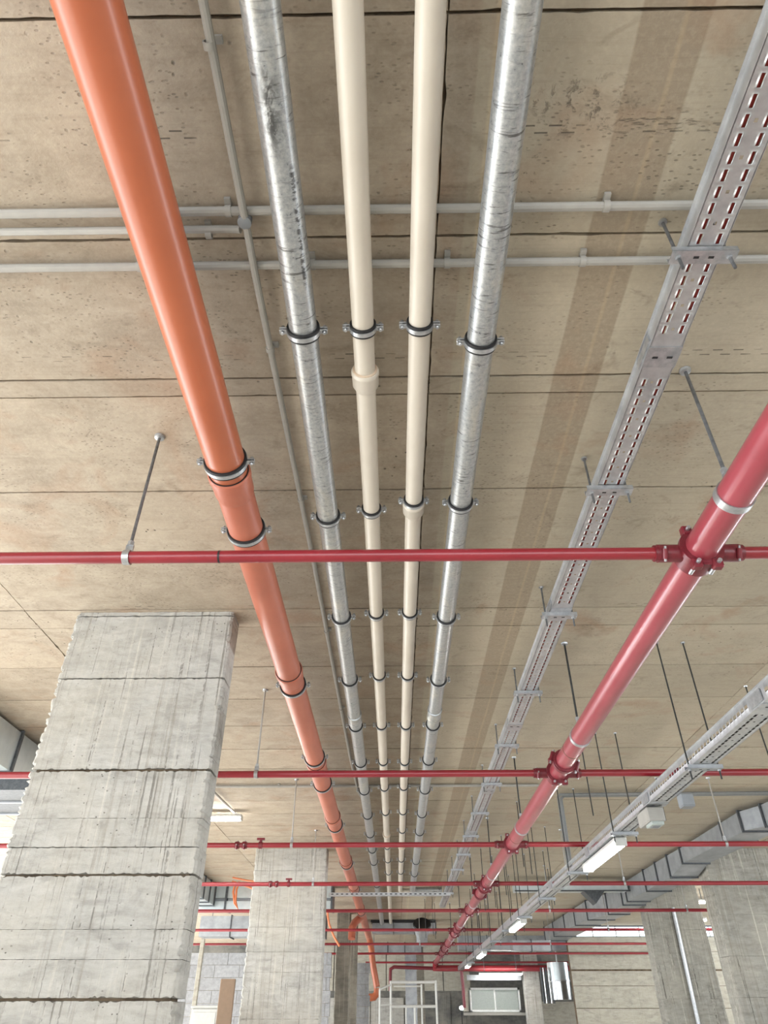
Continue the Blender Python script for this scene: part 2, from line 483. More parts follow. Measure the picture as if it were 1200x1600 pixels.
# ceiling: slab with one panel per formwork board
ce = struct(MB().span((XW, YF, CEIL + .03), (XE, YB, CEIL + .35)).build('ceiling', 'seam'))
ce['label'] = 'board-marked concrete slab soffit'
rows = [-10.8, -6.7, -2.9, -1.0, 0.02, 0.975, 1.93, 2.87, 3.015, 3.98, 4.9, 5.8, 6.17, 7.12, 8.06, 9.0, 9.96]
while rows[-1] < 39: rows.append(rows[-1] + 0.95)
cols = [-15.6, -11.3, -7.4, -3.55, 0.24, 4.14, 8.0, 11.9, 15.6]
for j in range(len(rows) - 1):
    for i in range(len(cols) - 1):
        x0, x1, y0, y1 = cols[i], cols[i + 1], rows[j], rows[j + 1]
        if i in (0, len(cols) - 2):          # outermost strips, far from the picture: one long panel
            if j: continue
            y1 = rows[-1]
        g = .0055 if y0 < 9 else .011
        gx = .002 if y0 < 9 else .006
        zz = CEIL + random.uniform(-.003, .004)
        m = MB()
        if y0 < 9 and y1 > 0.5 and abs((x0 + x1) / 2) < 6:
            n = 60; pts = []
            jit = lambda: random.uniform(0, .004) if random.random() < .8 else random.uniform(0, .012)
            for k in range(n): pts.append((x0 + gx + (x1 - x0 - 2 * gx) * k / n, y0 + g + jit() * .6))
            for k in range(16): pts.append((x1 - gx - jit(), y0 + g + (y1 - y0 - 2 * g) * k / 16))
            for k in range(n): pts.append((x1 - gx - (x1 - x0 - 2 * gx) * k / n, y1 - g - jit() * .6))
            for k in range(16): pts.append((x0 + gx + jit(), y1 - g - (y1 - y0 - 2 * g) * k / 16))
            N = len(pts)
            vs = [(p[0], p[1], zz) for p in pts] + [(p[0], p[1], CEIL + .036) for p in pts]
            m.add(vs, [tuple(range(N))[::-1], tuple(range(N, 2 * N))] + [(k, (k + 1) % N, N + (k + 1) % N, N + k) for k in range(N)])
        else:
            m.span((x0 + gx, y0 + g, zz), (x1 - gx, y1 - g, CEIL + .036))
        m.build('concrete_panel', 'soffit', ce)

# far walls
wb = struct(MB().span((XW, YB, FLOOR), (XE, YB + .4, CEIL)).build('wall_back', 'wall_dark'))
wb['label'] = 'far end wall of the hall'
for a, b, m_ in (((-6.0, 1.32), (-3.0, 3.16), 'wallc'), ((-2.95, 1.32), (-.45, 3.16), 'wallc'), ((-.41, 1.32), (.9, 3.16), 'wallc'),
                 ((.94, 1.32), (2.3, 3.16), 'wallc'), ((2.34, 1.32), (3.6, 3.16), 'wallc'),
                 ((-6.0, -1.2), (-1.2, 1.05), 'column'), ((-1.16, -1.2), (.4, 1.05), 'column'),
                 ((2.0, -2.0), (2.6, 1.25), 'wall_dark'), ((2.64, -2.0), (3.3, .4), 'wall_dark'), ((3.34, -2.0), (6.4, .4), 'wall_dark'),  # dark panels stand in for the unlit recess low in the wall
                 ((6.45, -2.0), (8.5, .9), 'wallc')):
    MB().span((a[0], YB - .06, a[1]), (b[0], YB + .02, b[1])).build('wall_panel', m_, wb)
# side walls: low left sill; unseen right wall raised to hold back side daylight
for side, x in (('left', XW), ('right', XE)):
    o = struct(MB().span((x - .15, YF, FLOOR), (x + .15, YB, FLOOR + .4 if side == 'left' else 1.7)).build('wall_' + side, 'wallc'))
    o['label'] = 'low sill wall along the open left side' if side == 'left' else 'unseen right side wall, raised to hold back side daylight'

# far-right cross wall with clerestory glazing
wr = struct(MB().span((6.85, 32, FLOOR), (14.5, 32.35, 2.80)).build('wall_cross', 'seam'))  # dark body stands in for shade inside the lift joints
wr['label'] = 'board-marked cross wall below a bright strip window'
for i, (z0, z1) in enumerate(((FLOOR, -.3), (-.27, .5), (.52, 1.2), (1.215, 1.68), (1.74, 2.3), (2.315, 2.8))):
    MB().span((6.84, 31.97 - .012 * (i % 2), z0), (14.5, 32.02, z1)).build('concrete_lift', 'wallc', wr)
w1 = struct(thing('window_1', (9.5, 32.1, 2.8), 'bright strip window above the cross wall', None))
MB().span((6.9, 32.0, 2.80), (14.5, 32.25, 2.83)).build('window_sill', 'flange', w1)
MB().span((6.9, 32.0, 3.16), (14.5, 32.25, 3.2)).build('window_head', 'flange', w1)
for k in range(8):
    xa = 7.0 + k * .93
    MB().span((xa, 32.1, 2.83), (xa + .9, 32.14, 3.16)).build('pane', 'dayglass', w1)
    MB().span((xa + .9, 32.05, 2.83), (xa + .93, 32.2, 3.16)).build('mullion', 'conduit', w1)

# ------------------------------------------------------------------ concrete piers
def rough_prism(m, x0, x1, y0, y1, z0, z1, nz, amp, nx=40, wav=.004, jzs=(.008, .008)):
    """one pour: uneven front face, chipped arrises, crumbly top and bottom edge"""
    c = .02
    per = [(x0, y1, 'b'), (x0, y0 + c, 'l')] + [(x0 + c + (x1 - x0 - 2 * c) * i / nx, y0, 'f') for i in range(nx + 1)] + [(x1, y0 + c, 'r'), (x1, y1, 'b')]
    n = len(per); vs = []; fs = []
    zr = [[random.random() ** 3 * jz for _ in per] for jz in jzs]
    for k in range(nz + 1):
        z = z0 + (z1 - z0) * k / nz
        la = random.random() ** 3 * amp; ra = random.random() ** 3 * amp * .5
        for i, (x, y, f) in enumerate(per):
            dz = zr[0][i] if k == 0 else (-zr[1][i] if k == nz else 0)
            dx = dy = 0
            if f == 'f': dy = random.uniform(-wav, wav)
            if f == 'l' or (f == 'f' and i == 2): dx = la; dy += la * .4
            if f == 'r' or (f == 'f' and i == n - 3): dx = -ra; dy += ra * .4
            vs.append((x + dx, y + dy, z + dz))
    for k in range(nz):
        for i in range(n):
            j = (i + 1) % n
            fs.append((k * n + i, k * n + j, (k + 1) * n + j, (k + 1) * n + i))
    fs.append(tuple(range(n))[::-1]); fs.append(tuple(nz * n + i for i in range(n)))
    m.add(vs, fs)
def pier(x0, x1, y0, y1, zs, label, mat='column', amp=.03, fine=.035, group=None, nx=40):
    """zs: heights of the pour joints; a tuple (z, gap) sets an open joint"""
    t = thing('concrete_pier', ((x0 + x1) / 2, (y0 + y1) / 2, FLOOR), label, 'column', group)
    zs = sorted([z if isinstance(z, tuple) else (z, .001) for z in zs])
    zs = [(FLOOR, 0)] + zs + [(CEIL - .001, 0)]
    for i in range(len(zs) - 1):
        dx = random.uniform(-.004, .004)
        m = MB()
        a = zs[i][0] + zs[i][1]; b = zs[i + 1][0] - zs[i + 1][1]
        rough_prism(m, x0 + dx, x1 + dx, y0 + dx, y1, a, b, max(3, int((b - a) / fine)), amp, nx, jzs=(.002 + zs[i][1] * 1.6, .002 + zs[i + 1][1] * 1.6))
        m.build('concrete_lift', mat, t, sharp=28)
    MB().span((x0 + .05, y0 + .035, FLOOR + .01), (x1 - .05, y1 - .03, CEIL - .02)).build('joint_core', 'seam', t)
    return t
def zAt(py, Y):   # height on the middle axis seen on picture row py at distance Y
    return Y * math.tan(_P - math.atan2(py - 800, 1067))
A_ = lambda py, g=.0006: (zAt(py, 5.9), g)
pier(-3.06, -1.53, 5.84, 6.10, [-1.2, A_(1562, .008), A_(1500), A_(1453), A_(1368, .007), A_(1325, .002), A_(1280), A_(1205, .007), A_(1062, .004), A_(965, .004)],
     'large pale concrete pier nearest the camera on the left', amp=.035, fine=.018, nx=70)
pier(-3.13, -1.505, 16.9, 17.25, [-.9, .1, zAt(1519, 16.9), zAt(1487, 16.9), zAt(1448, 16.9), 2.75],
     'concrete pier behind the nearest left pier, beside the orange pipe', amp=.03)
pier(-2.04, -1.56, 28, 28.5, [.2, 1.6], nx=4, label='narrow dark concrete pier between two block walls', mat='column_dark', amp=.02, fine=.12)
pier(-1.72, -1.40, 30, 30.5, [.3, 1.5], nx=4, label='slim grey concrete pier just right of the dark pier', mat='column_dark', amp=.02, fine=.12)
pier(.97, 1.34, 38, 38.4, [.3, 1.6], nx=4, label='slim dark pier on the far wall beside the silver riser', mat='column_dark', amp=.01, fine=.2)
pier(5.72, 6.42, 36.85, 37.3, [.2, 1.1], nx=4, label='far grey pier right of the two-pane window', amp=.02, fine=.2)
pier(6.93, 8.6, 17.0, 17.5, [-.6, .45, 1.15, 1.9, 2.5], 'large grey pier cut by the right edge of the picture', mat='column_grooved', amp=.03)
pier(7.0, 8.56, 22.0, 22.5, [-.4, .55, 1.3, 2.1], 'right pier with a steel conduit running down it', mat='column_grooved', amp=.03)
po_ = thing('timber_post', (-4.84, 20.2, FLOOR), 'thin pale upright post behind the nearest left pier', 'post')
MB().span((-4.9, 20.2, FLOOR), (-4.8, 20.3, 1.75)).build('post_shaft', 'wallc', po_, bevel=.008)
MB().span((-4.96, 20.14, FLOOR), (-4.74, 20.36, FLOOR + .03)).build('base_plate', 'zinc', po_)

# ================================================================== PIPES ALONG THE HALL
ZO, ZG, ZWH = 2.975, 3.05, 3.075
RO, RG, RW = .127, .077, .060
XO, XG1, XG2, XW1, XW2 = -1.09, -.474, .505, -.148, .164

def clamp_proto(r, label, cat='pipe clamp'):
    """two-part pipe clamp with rubber liner, hung on a stud; pipe axis along Y at the origin"""
    t = thing('pipe_clamp', (0, 0, 0), label, cat)
    k = .75 + r * 2.6
    m = MB().ring((0, 0, 0), (0, 1, 0), r, r + .013 * k, .060 * k, 36); m.build('rubber_liner', 'rubber', t, (0, 0, 0))
    for s_ in (0, 1):
        MB().ring((0, 0, 0), (0, 1, 0), r + .013 * k, r + .018 * k, .028 * k, 20, math.pi * s_ + .10, math.pi * (s_ + 1) - .10).build('band', 'zinc', t, (0, 0, 0))
    for sx in (-1, 1):
        for sz in (-1, 1):
            e = MB().box((sx * (r + .036 * k), 0, sz * .011), (.044 * k, .03 * k, .007)).build('ear', 'zinc', t, (sx * (r + .036 * k), 0, sz * .011), bevel=.0015)
        sc_ = MB().lathe((sx * (r + .040 * k), 0, -.03), (0, 0, 1), [(0, .008), (.006, .012), (.012, .012), (.0121, .006), (.05, .006), (.0501, .011), (.062, .011)], 10)
        sc_.build('screw', 'zinc', t, (sx * (r + .040 * k), 0, -.03))
    return t
def make_clamps(proto, x, z, r, ys, text, group):
    for i, y in enumerate(ys):
        lab = text % ORD[i]
        c = dup(proto, (x, y, z), lab, group)
        top = CEIL - z
        MB().lathe((x, y, z + r + .01), (0, 0, 1), [(0, .016), (.02, .016), (.0201, .008), (top - r - .01, .008)], 8).build('stud', 'zinc', c, (x, y, z + r))
def hide_proto(p):
    for ch in list(p.children): bpy.data.objects.remove(ch)
    bpy.data.objects.remove(p)

# --- galvanized pipes
def galv_pipe(x, y1, joints, label):
    t = thing('galvanized_pipe', (x, 0, ZG - RG), label, 'pipe', 'pair of galvanized pipes under the slab')
    ys = [-4.0] + joints + [y1]
    for i in range(len(ys) - 1):
        MB().lathe((x, ys[i], ZG), (0, 1, 0), [(0, RG), (ys[i + 1] - ys[i] - .004, RG)], 32).build('pipe_length', 'galv', t)
    for y in joints:
        MB().lathe((x, y - .14, ZG), (0, 1, 0), [(0, RG), (.004, RG + .011), (.05, RG + .011), (.055, RG + .006), (.23, RG + .006), (.235, RG + .011), (.28, RG + .011), (.284, RG)], 32).build('coupling', 'galv', t)
    return t
GE = 21.6
galv_pipe(XG1, 29.6, [8.3, 16.4], 'left galvanized steel pipe, beside the cream pipes')
g2 = galv_pipe(XG2, GE, [8.15, 15.6], 'right galvanized steel pipe, turning right far away')
MB().path([(XG2, GE - .02, ZG), (XG2, GE + .12, ZG), (XG2 + .05, GE + .2, ZG), (XG2 + .14, GE + .25, ZG), (1.34, GE + .25, ZG)], RG, 20).build('elbow_run', 'galv', g2)

# --- cream pvc pipes with sockets
def cream_pipe(x, y1, joints, label):
    t = thing('cream_pipe', (x, 0, ZWH - RW), label, 'pipe', 'pair of cream plastic pipes under the slab')
    ys = [-4.0] + joints + [y1]
    for i in range(len(ys) - 1):
        MB().lathe((x, ys[i], ZWH), (0, 1, 0), [(0, RW), (ys[i + 1] - ys[i] - .003, RW)], 32).build('pipe_length', 'cream', t)
    for y in joints:
        s_ = MB().lathe((x, y - .02, ZWH), (0, 1, 0), [(0, RW + .004), (.0005, RW + .017), (.012, RW + .022), (.03, RW + .022), (.035, RW + .019), (.115, RW + .018), (.15, RW + .001)], 32).build('socket', 'cream', t)
        MB().ring((x, y - .021, ZWH), (0, 1, 0), RW, RW + .013, .008, 32).build('seal_lip', 'lip', s_)
    return t
j1 = [rowY(592, ZWH - .06), rowY(1303, ZWH)]
j2 = [rowY(797, ZWH - .06), rowY(1322, ZWH)]
cream_pipe(XW1, 29.6, j1, 'left cream plastic pipe with a socket just past its first clamp')
w2 = cream_pipe(XW2, GE, j2, 'right cream plastic pipe, straight past its first clamp')
MB().path([(XW2, GE - .02, ZWH), (XW2, GE + .42, ZWH), (XW2 + .05, GE + .5, ZWH), (XW2 + .14, GE + .55, ZWH), (1.34, GE + .55, ZWH)], RW, 20).build('elbow_run', 'cream', w2)

# --- orange drain pipe
YO = 33.0
ot = thing('orange_drain_pipe', (XO, 0, ZO - RO), 'thick orange plastic drain pipe along the left', 'pipe')
oj = [rowY(752, ZO - .1), rowY(1060, ZO - .1), rowY(1200, ZO - .1), rowY(1284, ZO - .1), rowY(1351, ZO - .1), rowY(1390, ZO - .1), rowY(1424, ZO - .1)]
ys = [-4.0] + oj + [YO]
for i in range(len(ys) - 1):
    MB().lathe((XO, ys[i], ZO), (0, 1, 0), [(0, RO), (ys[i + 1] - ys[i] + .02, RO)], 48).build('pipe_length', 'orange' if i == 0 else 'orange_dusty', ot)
for y in oj:
    s_ = MB().lathe((XO, y, ZO), (0, 1, 0), [(0, RO + .005), (.001, RO + .010), (.012, RO + .018), (.05, RO + .018), (.055, RO + .012), (.2, RO + .009), (.24, RO + .001)], 48).build('socket', 'orange_dusty', ot)
    MB().ring((XO, y - .001, ZO), (0, 1, 0), RO, RO + .008, .006, 40).build('seal_lip', 'rubber', s_)
# the far end bends down the wall, with a branch
MB().path([(XO, YO, ZO), (XO, YO + .35, ZO - .02), (XO + .04, YO + .7, ZO - .12), (XO + .1, YO + 1.0, ZO - .4), (XO + .16, YO + 1.1, ZO - .9), (XO + .34, YO + 1.1, 1.25)], RO, 20).build('drop_bend', 'orange', ot)
MB().path([(XO + .35, YO + 1.1, 1.22), (XO + .34, YO + 1.1, 1.04), (XO + .22, YO + 1.1, .92), (XO + .02, YO + 1.1, .9)], RO * 1.05, 20).build('foot_elbow', 'orange', ot)
MB().path([(XO - .02, 26.6, ZO - .04), (XO - .22, 26.2, ZO - .25), (XO - .3, 25.9, ZO - .45), (XO - .3, 25.8, ZO - .75)], RO * .92, 18).build('branch', 'orange_dusty', ot)

def ys_from(pys, z): return [rowY(p, z) for p in pys]
pg = clamp_proto(RG, 'x'); pw = clamp_proto(RW, 'x'); po = clamp_proto(RO, 'x')
make_clamps(pg, XG1, ZG, RG, ys_from([529, 819, 975, 1072, 1143, 1199, 1242, 1280, 1309, 1333, 1352, 1387], ZG - RG),
            '%s rubber-lined clamp along the left galvanized pipe, counted from the camera', 'clamps on the left galvanized pipe')
make_clamps(pg, XG2, ZG, RG, ys_from([549, 799, 976, 1073, 1142, 1196, 1241, 1278, 1306, 1351, 1370], ZG - RG),
            '%s rubber-lined clamp along the right galvanized pipe, counted from the camera', 'clamps on the right galvanized pipe')
make_clamps(pw, XW1, ZWH, RW, ys_from([522, 806, 967, 1063, 1140, 1196, 1236, 1274, 1327, 1348, 1367], ZWH - RW),
            '%s rubber-lined clamp along the left cream pipe, counted from the camera', 'clamps on the left cream pipe')
make_clamps(pw, XW2, ZWH, RW, ys_from([519, 793, 966, 1063, 1140, 1196, 1235, 1273, 1302, 1347, 1366], ZWH - RW),
            '%s rubber-lined clamp along the right cream pipe, counted from the camera', 'clamps on the right cream pipe')
make_clamps(po, XO, ZO, RO, ys_from([742, 848, 1087, 1197, 1237, 1300, 1358, 1398, 1431], ZO - RO),
            '%s wide rubber-lined clamp along the orange drain pipe, counted from the camera', 'clamps on the orange drain pipe')
for p in (pg, pw, po): hide_proto(p)

# ================================================================== ELECTRICAL CONDUITS ON THE SLAB
def conduit(name, pts, r, label, clips=(), mat='conduit', group='grey conduits fixed to the slab'):
    t = thing(name, pts[0], label, 'conduit', group)
    MB().path(pts, r, 10).build('conduit_run', mat, t)
    for c in clips:
        ax = c[3] if len(c) > 3 else 'x'
        x, y, z = c[:3]
        d = (.05, .026, .02) if ax == 'y' else (.026, .05, .02)
        if ax == 'x':
            MB().box((x, y - .03, CEIL - .012), (.03, .05, .02)).ring((x, y, z), (1, 0, 0), r, r + .006, .03, 16).build('clip', mat, t)
        else:
            MB().box((x + .02, y, CEIL - .012), (.05, .03, .02)).ring((x, y, z), (0, 1, 0), r, r + .006, .03, 16).build('clip', mat, t)
    return t
zc = CEIL - .035
conduit('electrical_conduit', [(-7, 1.765, zc), (7, 1.765, zc)], .022, 'upper of the two full-width grey conduits crossing the slab',
        [(x, 1.765, zc) for x in (-.78, .2, 1.05, 2.2)])
conduit('electrical_conduit', [(-7, 2.062, zc), (7, 2.062, zc)], .022, 'lower of the two full-width grey conduits crossing the slab',
        [(x, 2.062, zc) for x in (-1.3, -.4, .3, 1.0)])
conduit('electrical_conduit', [(-7, 1.855, zc - .005), (-.80, 1.855, zc - .005), (-.735, 1.85, zc - .02)], .019,
        'short grey conduit ending at the tee beside the orange pipe', [(-.9, 1.88, zc - .005)])
conduit('electrical_conduit', [(-.722, -3, zc - .036), (-.70, 1.77, zc - .036), (-.70, 1.86, zc - .03), (-.70, 2.06, zc - .036), (-.692, 3.03, zc - .01), (-.668, 4.9, zc), (-.64, 10.2, zc), (-.60, 12.1, zc), (-.52, 12.9, zc), (-.54, 18, zc), (-.56, 28, zc)], .019,
        'long thin grey conduit between the orange and left galvanized pipes',
        [(-.712, 1.05, zc - .036, 'y'), (-.697, 2.6, zc - .018, 'y'), (-.68, 4.05, zc, 'y'), (-.66, 6.2, zc, 'y'), (-.65, 8.3, zc, 'y')])
jb = MB().lathe((-.703, 1.80, zc - .055), (0, 0, 1), [(0, .02), (.006, .034), (.05, .034), (.056, .03)], 14).build('junction_box', 'box_grey')
tag(jb, 'small dark round junction box where two grey conduits meet', 'junction box')
conduit('electrical_conduit', [(-3.9, 11.75, zc), (2.4, 11.75, zc)], .022, 'far grey conduit crossing behind the second red pipe', [(-1.9, 11.75, zc)])
conduit('electrical_conduit', [(-3.05, 11.75, zc - .02), (-2.95, 13.4, zc - .02)], .022, 'short conduit feeding the tube light behind the left pier')
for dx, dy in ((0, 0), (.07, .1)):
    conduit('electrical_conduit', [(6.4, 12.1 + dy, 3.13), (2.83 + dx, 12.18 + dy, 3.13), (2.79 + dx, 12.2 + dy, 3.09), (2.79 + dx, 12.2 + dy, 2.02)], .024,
            ['left of two grey conduits dropping from the slab into the right cable tray', 'right of two grey conduits dropping from the slab into the right cable tray'][1 if dx else 0], mat='conduit_shaded')
conduit('electrical_conduit', [(7.75, 21.94, 2.62), (7.75, 21.94, FLOOR)], .05, 'shiny steel conduit running down the right pier', mat='zinc', group=None)

# ================================================================== CABLE TRAYS
def tray_mesh(fn, w, y0, n, pitch=.0742, skip=2, holes=((.19, .29), (.71, .81)), mid=True, rim=.005):
    """perforated strip with pressed slot rims; fn(u, y, d) places a point, u across, d the rim depth"""
    us = [0.0]; slot = set(); dot = set()
    marks = [(a, b, 's') for a, b in holes] + ([(.455, .545, 'd')] if mid else [])
    edge = {}
    for a, b, kind in sorted(marks):
        e = .035
        if kind == 's': us += [a - e, a, b, b + e]; slot.add(len(us) - 3); edge[len(us) - 3] = 1; edge[len(us) - 2] = 1
        else: us += [a, b]; dot.add(len(us) - 2)
    us.append(1.0)
    rowsl = []
    for k in range(n):
        for q, kind in ((0, 'w'), (.08, 'w'), (.15, 's'), (.40, 'h'), (.62, 's'), (.85, 'w'), (.92, 'w')):
            rowsl.append((y0 + (k + q) * pitch, kind, k, q))
    vs = []; fs = []; nx = len(us)
    for (y, kind, k, q) in rowsl + [(y0 + n * pitch, 'w', n, 0)]:
        blank = k < skip or k >= n - skip
        for i, u in enumerate(us):
            d = rim if (i in edge and .14 < q < .86 and not blank) else 0
            vs.append(fn(u * w, y, d))
    for j, (y, kind, k, q) in enumerate(rowsl):
        blank = k < skip or k >= n - skip
        for i in range(nx - 1):
            if not blank and kind in 'sh' and i in slot: continue
            if not blank and kind == 'h' and i in dot and k % 2 == 0: continue
            fs.append((j * nx + i, j * nx + i + 1, (j + 1) * nx + i + 1, (j + 1) * nx + i))
    return vs, fs
def cable_tray(x0, x1, y0, y1, z, side, label, sec=2.9, sidehole=False):
    t = thing('cable_tray', ((x0 + x1) / 2, y0, z), label, 'cable tray')
    pitch = .0742
    y = y0
    while y < y1:
        n = int(min(sec, y1 - y) / pitch)
        if n < 6: break
        L = n * pitch
        m = MB(); m.add(*tray_mesh(lambda u, yy, d: (x0 + u, yy, z - d), x1 - x0, y, n, pitch))
        b = m.build('tray_bottom', 'tray', t)
        for sx, xx in ((-1, x0), (1, x1)):
            m = MB()
            if sidehole and sx < 0 and y < 14:
                m.add(*tray_mesh(lambda u, yy, d: (xx - d, yy, z + u), side, y, n, pitch, holes=((.36, .6),), mid=False, rim=.002))
            else:
                m.span((xx - .003, y, z), (xx + .003, y + L - .002, z + side))
            m.span((xx - .003 if sx > 0 else xx - .018, y, z + side - .004), (xx + .018 if sx > 0 else xx + .003, y + L - .002, z + side))
            m.build('tray_side', 'tray', t)
        if y > y0 and y < 16:
            MB().span((x0 - .006, y - .07, z - .007), (x1 + .006, y + .07, z - .001)).span((x0 - .012, y - .1, z + .01), (x0 - .004, y + .1, z + side * .8)).span((x1 + .004, y - .1, z + .01), (x1 + .012, y + .1, z + side * .8)).build('splice_plate', 'zinc', t)
            for dx in (-.04, .04):
                MB().box(((x0 + x1) / 2 + dx, y, z - .008), (.03, .012, .004)).build('splice_slot', 'black', t)
        y += L
    return t
T1X0, T1X1, T1Z = 1.405, 1.575, 2.93
cable_tray(T1X0, T1X1, 2.5 - 2.9 * 3 + .02, 24.5, T1Z, .075, 'slotted galvanized cable tray running close under the slab')
T2X0, T2X1, T2Z = 2.79, 3.0, 1.945
cable_tray(T2X0, T2X1, 2.2, 36.5, T2Z, .13, 'low-hung galvanized cable tray on the right, carrying tube lights', sidehole=True)
for i, (x, l) in enumerate(((1.445, 'left red cable lying in the upper cable tray'), (1.535, 'right red cable lying in the upper cable tray'))):
    pts = [(x + random.uniform(-.006, .006), -1 + k * .8, T1Z + .02) for k in range(32)]
    tag(MB().path(pts, .017, 8).build('power_cable', 'cable_red'), l, 'cable', 'red cables in the upper tray')
tag(MB().path([(2.895 + random.uniform(-.003, .003), 2.4 + k * .9, T2Z + .02) for k in range(37)], .017, 8).build('power_cable', 'black'),
    'middle black cable lying in the low-hung cable tray', 'cable', 'black cables in the low-hung tray')
for xc_, l in ((2.835, 'left thick black cable lying in the low-hung cable tray'), (2.955, 'right thick black cable lying in the low-hung cable tray')):
    tag(MB().path([(xc_ + random.uniform(-.005, .005), 2.4 + k * .9, T2Z + .042) for k in range(37)], .036, 8).build('power_cable', 'black'), l, 'cable', 'black cables in the low-hung tray')

def tray_bracket(x0, x1, y, z, label, group, rodx, tail=.09, wide=.07, ceil=CEIL, rodmat='rod', barmat='zinc'):
    t = thing('tray_bracket', ((x0 + x1) / 2, y, z), label, 'bracket', group)
    m = MB().span((x0, y - wide / 2, z - .004), (x1, y + wide / 2, z + .002)).span((x0, y - wide / 2, z), (x1, y - wide / 2 + .005, z + .032)).span((x0, y + wide / 2 - .005, z), (x1, y + wide / 2, z + .032))
    m.build('crossbar', barmat, t)
    for dx in (-.035, .035):
        MB().box(((x0 + x1) / 2 + dx, y, z - .0045), (.026, .012, .002)).build('slot', 'black', t)
    for x in rodx:
        MB().tube((x, y, z - tail), (x, y, ceil), .008, 8).build('threaded_rod', rodmat, t)
        MB().lathe((x, y, z - .018), (0, 0, 1), [(0, .015), (.013, .015)], 6).build('nut', 'zinc', t)
        MB().lathe((x, y, ceil - .012), (0, 0, 1), [(0, .02), (.011, .022)], 12).build('anchor', 'zinc', t)
    return t
for k in range(12):
    y = 1.87 + 1.775 * k
    tray_bracket(1.325, 1.635, y, T1Z - .036, '%s crossbar bracket along the upper cable tray, counted from the camera' % ORD[k], 'brackets of the upper cable tray', (1.362, 1.602))
for k in range(10):
    y = 6.57 + 2.76 * k
    tray_bracket(2.735, 3.06, y, T2Z - .036, '%s crossbar bracket along the low-hung cable tray, counted from the camera' % ORD[k], 'brackets of the low-hung cable tray', (2.762, 3.035), rodmat='blackrod', wide=.09, barmat='duct')
# far cross tray
t3 = thing('cable_tray', (-.1, 20.6, 2.78), 'small slotted cable tray crossing far away below the cream pipes', 'cable tray')
for k in range(5):
    MB().span((-1.75 + k * .65, 20.58, 2.75), (-1.75 + k * .65 + .64, 20.6, 2.82)).build('tray_side', 'tray', t3)
MB().span((-1.75, 20.6, 2.75), (1.5, 20.75, 2.755)).build('tray_bottom', 'tray', t3)
for k in range(24):
    MB().box((-1.65 + k * .13, 20.577, 2.785), (.06, .004, .022)).build('slot', 'black', t3)

# ================================================================== RED SPRINKLER PIPES
ZR, XM, RM, RB = 2.22, 1.80, .093, .037
RY = [3.382, 7.765, 11.478, 15.107, 19.043, 23.213, 27.523, 31.433, 36.1]
mt = thing('sprinkler_main', (XM, 0, ZR - RM), 'thick red sprinkler main running away on the right', 'pipe')
mj = [-4.0, 7.35, 15.55, 22.4, 29.6, 36.2]
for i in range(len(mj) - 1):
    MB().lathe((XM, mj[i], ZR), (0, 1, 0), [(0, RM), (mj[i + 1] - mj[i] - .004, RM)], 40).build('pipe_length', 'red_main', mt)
def coupling(parent, c, ax, r, w=.10, rot=0.0, mat='red_fit'):
    """grooved coupling: two half shells, bolt pads and bolts"""
    c = Vector(c); k = r / .093
    m = MB().ring(c, ax, r, r + .022 * max(k, .55), w, 28)
    m.ring(c, ax, r, r + .03 * max(k, .55), w * .55, 28)
    o = m.build('grooved_coupling', mat, parent)
    axv = Vector(ax).normalized()
    side = Vector((1, 0, 0)) if abs(axv.y) > .9 else Vector((0, 1, 0))
    for s_ in (-1, 1):
        d = (Matrix.Rotation(rot, 3, axv) @ side) * s_
        p = c + d * (r + .04 * max(k, .6))
        up = axv.cross(d)
        b = MB().tube(p - up * .05 * max(k, .6), p + up * .05 * max(k, .6), .024 * max(k, .6), 10)
        b.build('bolt_pad', mat, o)
        b = MB().tube(p - up * .075 * max(k, .6), p + up * .075 * max(k, .6), .011 * max(k, .7), 6)
        b.build('bolt', 'zinc', o)
    return o
def main_tee(y, strap=True):
    tee = MB().ring((XM, y, ZR), (0, 1, 0), RM, RM + .022, .15, 36)
    tee.ring((XM, y - .055, ZR), (0, 1, 0), RM, RM + .032, .035, 36)
    for s_ in (-1, 1):
        tee.tube((XM + s_ * RM * .9, y, ZR), (XM + s_ * (RM + .10), y, ZR), RB + .016, 16)
    o = tee.build('outlet_tee', 'red_fit', mt)
    for a in (-2.05, -1.1, 1.1, 2.05):
        d = Vector((math.cos(a), 0, math.sin(a)))
        p = Vector((XM, y - .06, ZR)) + d * (RM + .035)
        MB().tube(p - Vector((0, .05, 0)), p + Vector((0, .10, 0)), .012, 8).build('bolt', 'zinc', o)
        MB().box(p, (.06, .05, .06)).build('lug', 'red_fit', o, bevel=.008)
for i, y in enumerate(RY[:8]): main_tee(y)
for y in mj[1:5]: coupling(mt, (XM, y, ZR), (0, 1, 0), RM, .10, .4)
coupling(mt, (XM, 16.4, ZR), (0, 1, 0), RM, .10, .3)
coupling(mt, (XM, 24.3, ZR), (0, 1, 0), RM, .10, .3)
for y in (6.95, 10.95, 14.7, 18.5):
    MB().ring((XM, y, ZR), (0, 1, 0), RM, RM + .002, .012, 36).build('paint_line', 'seam', mt)

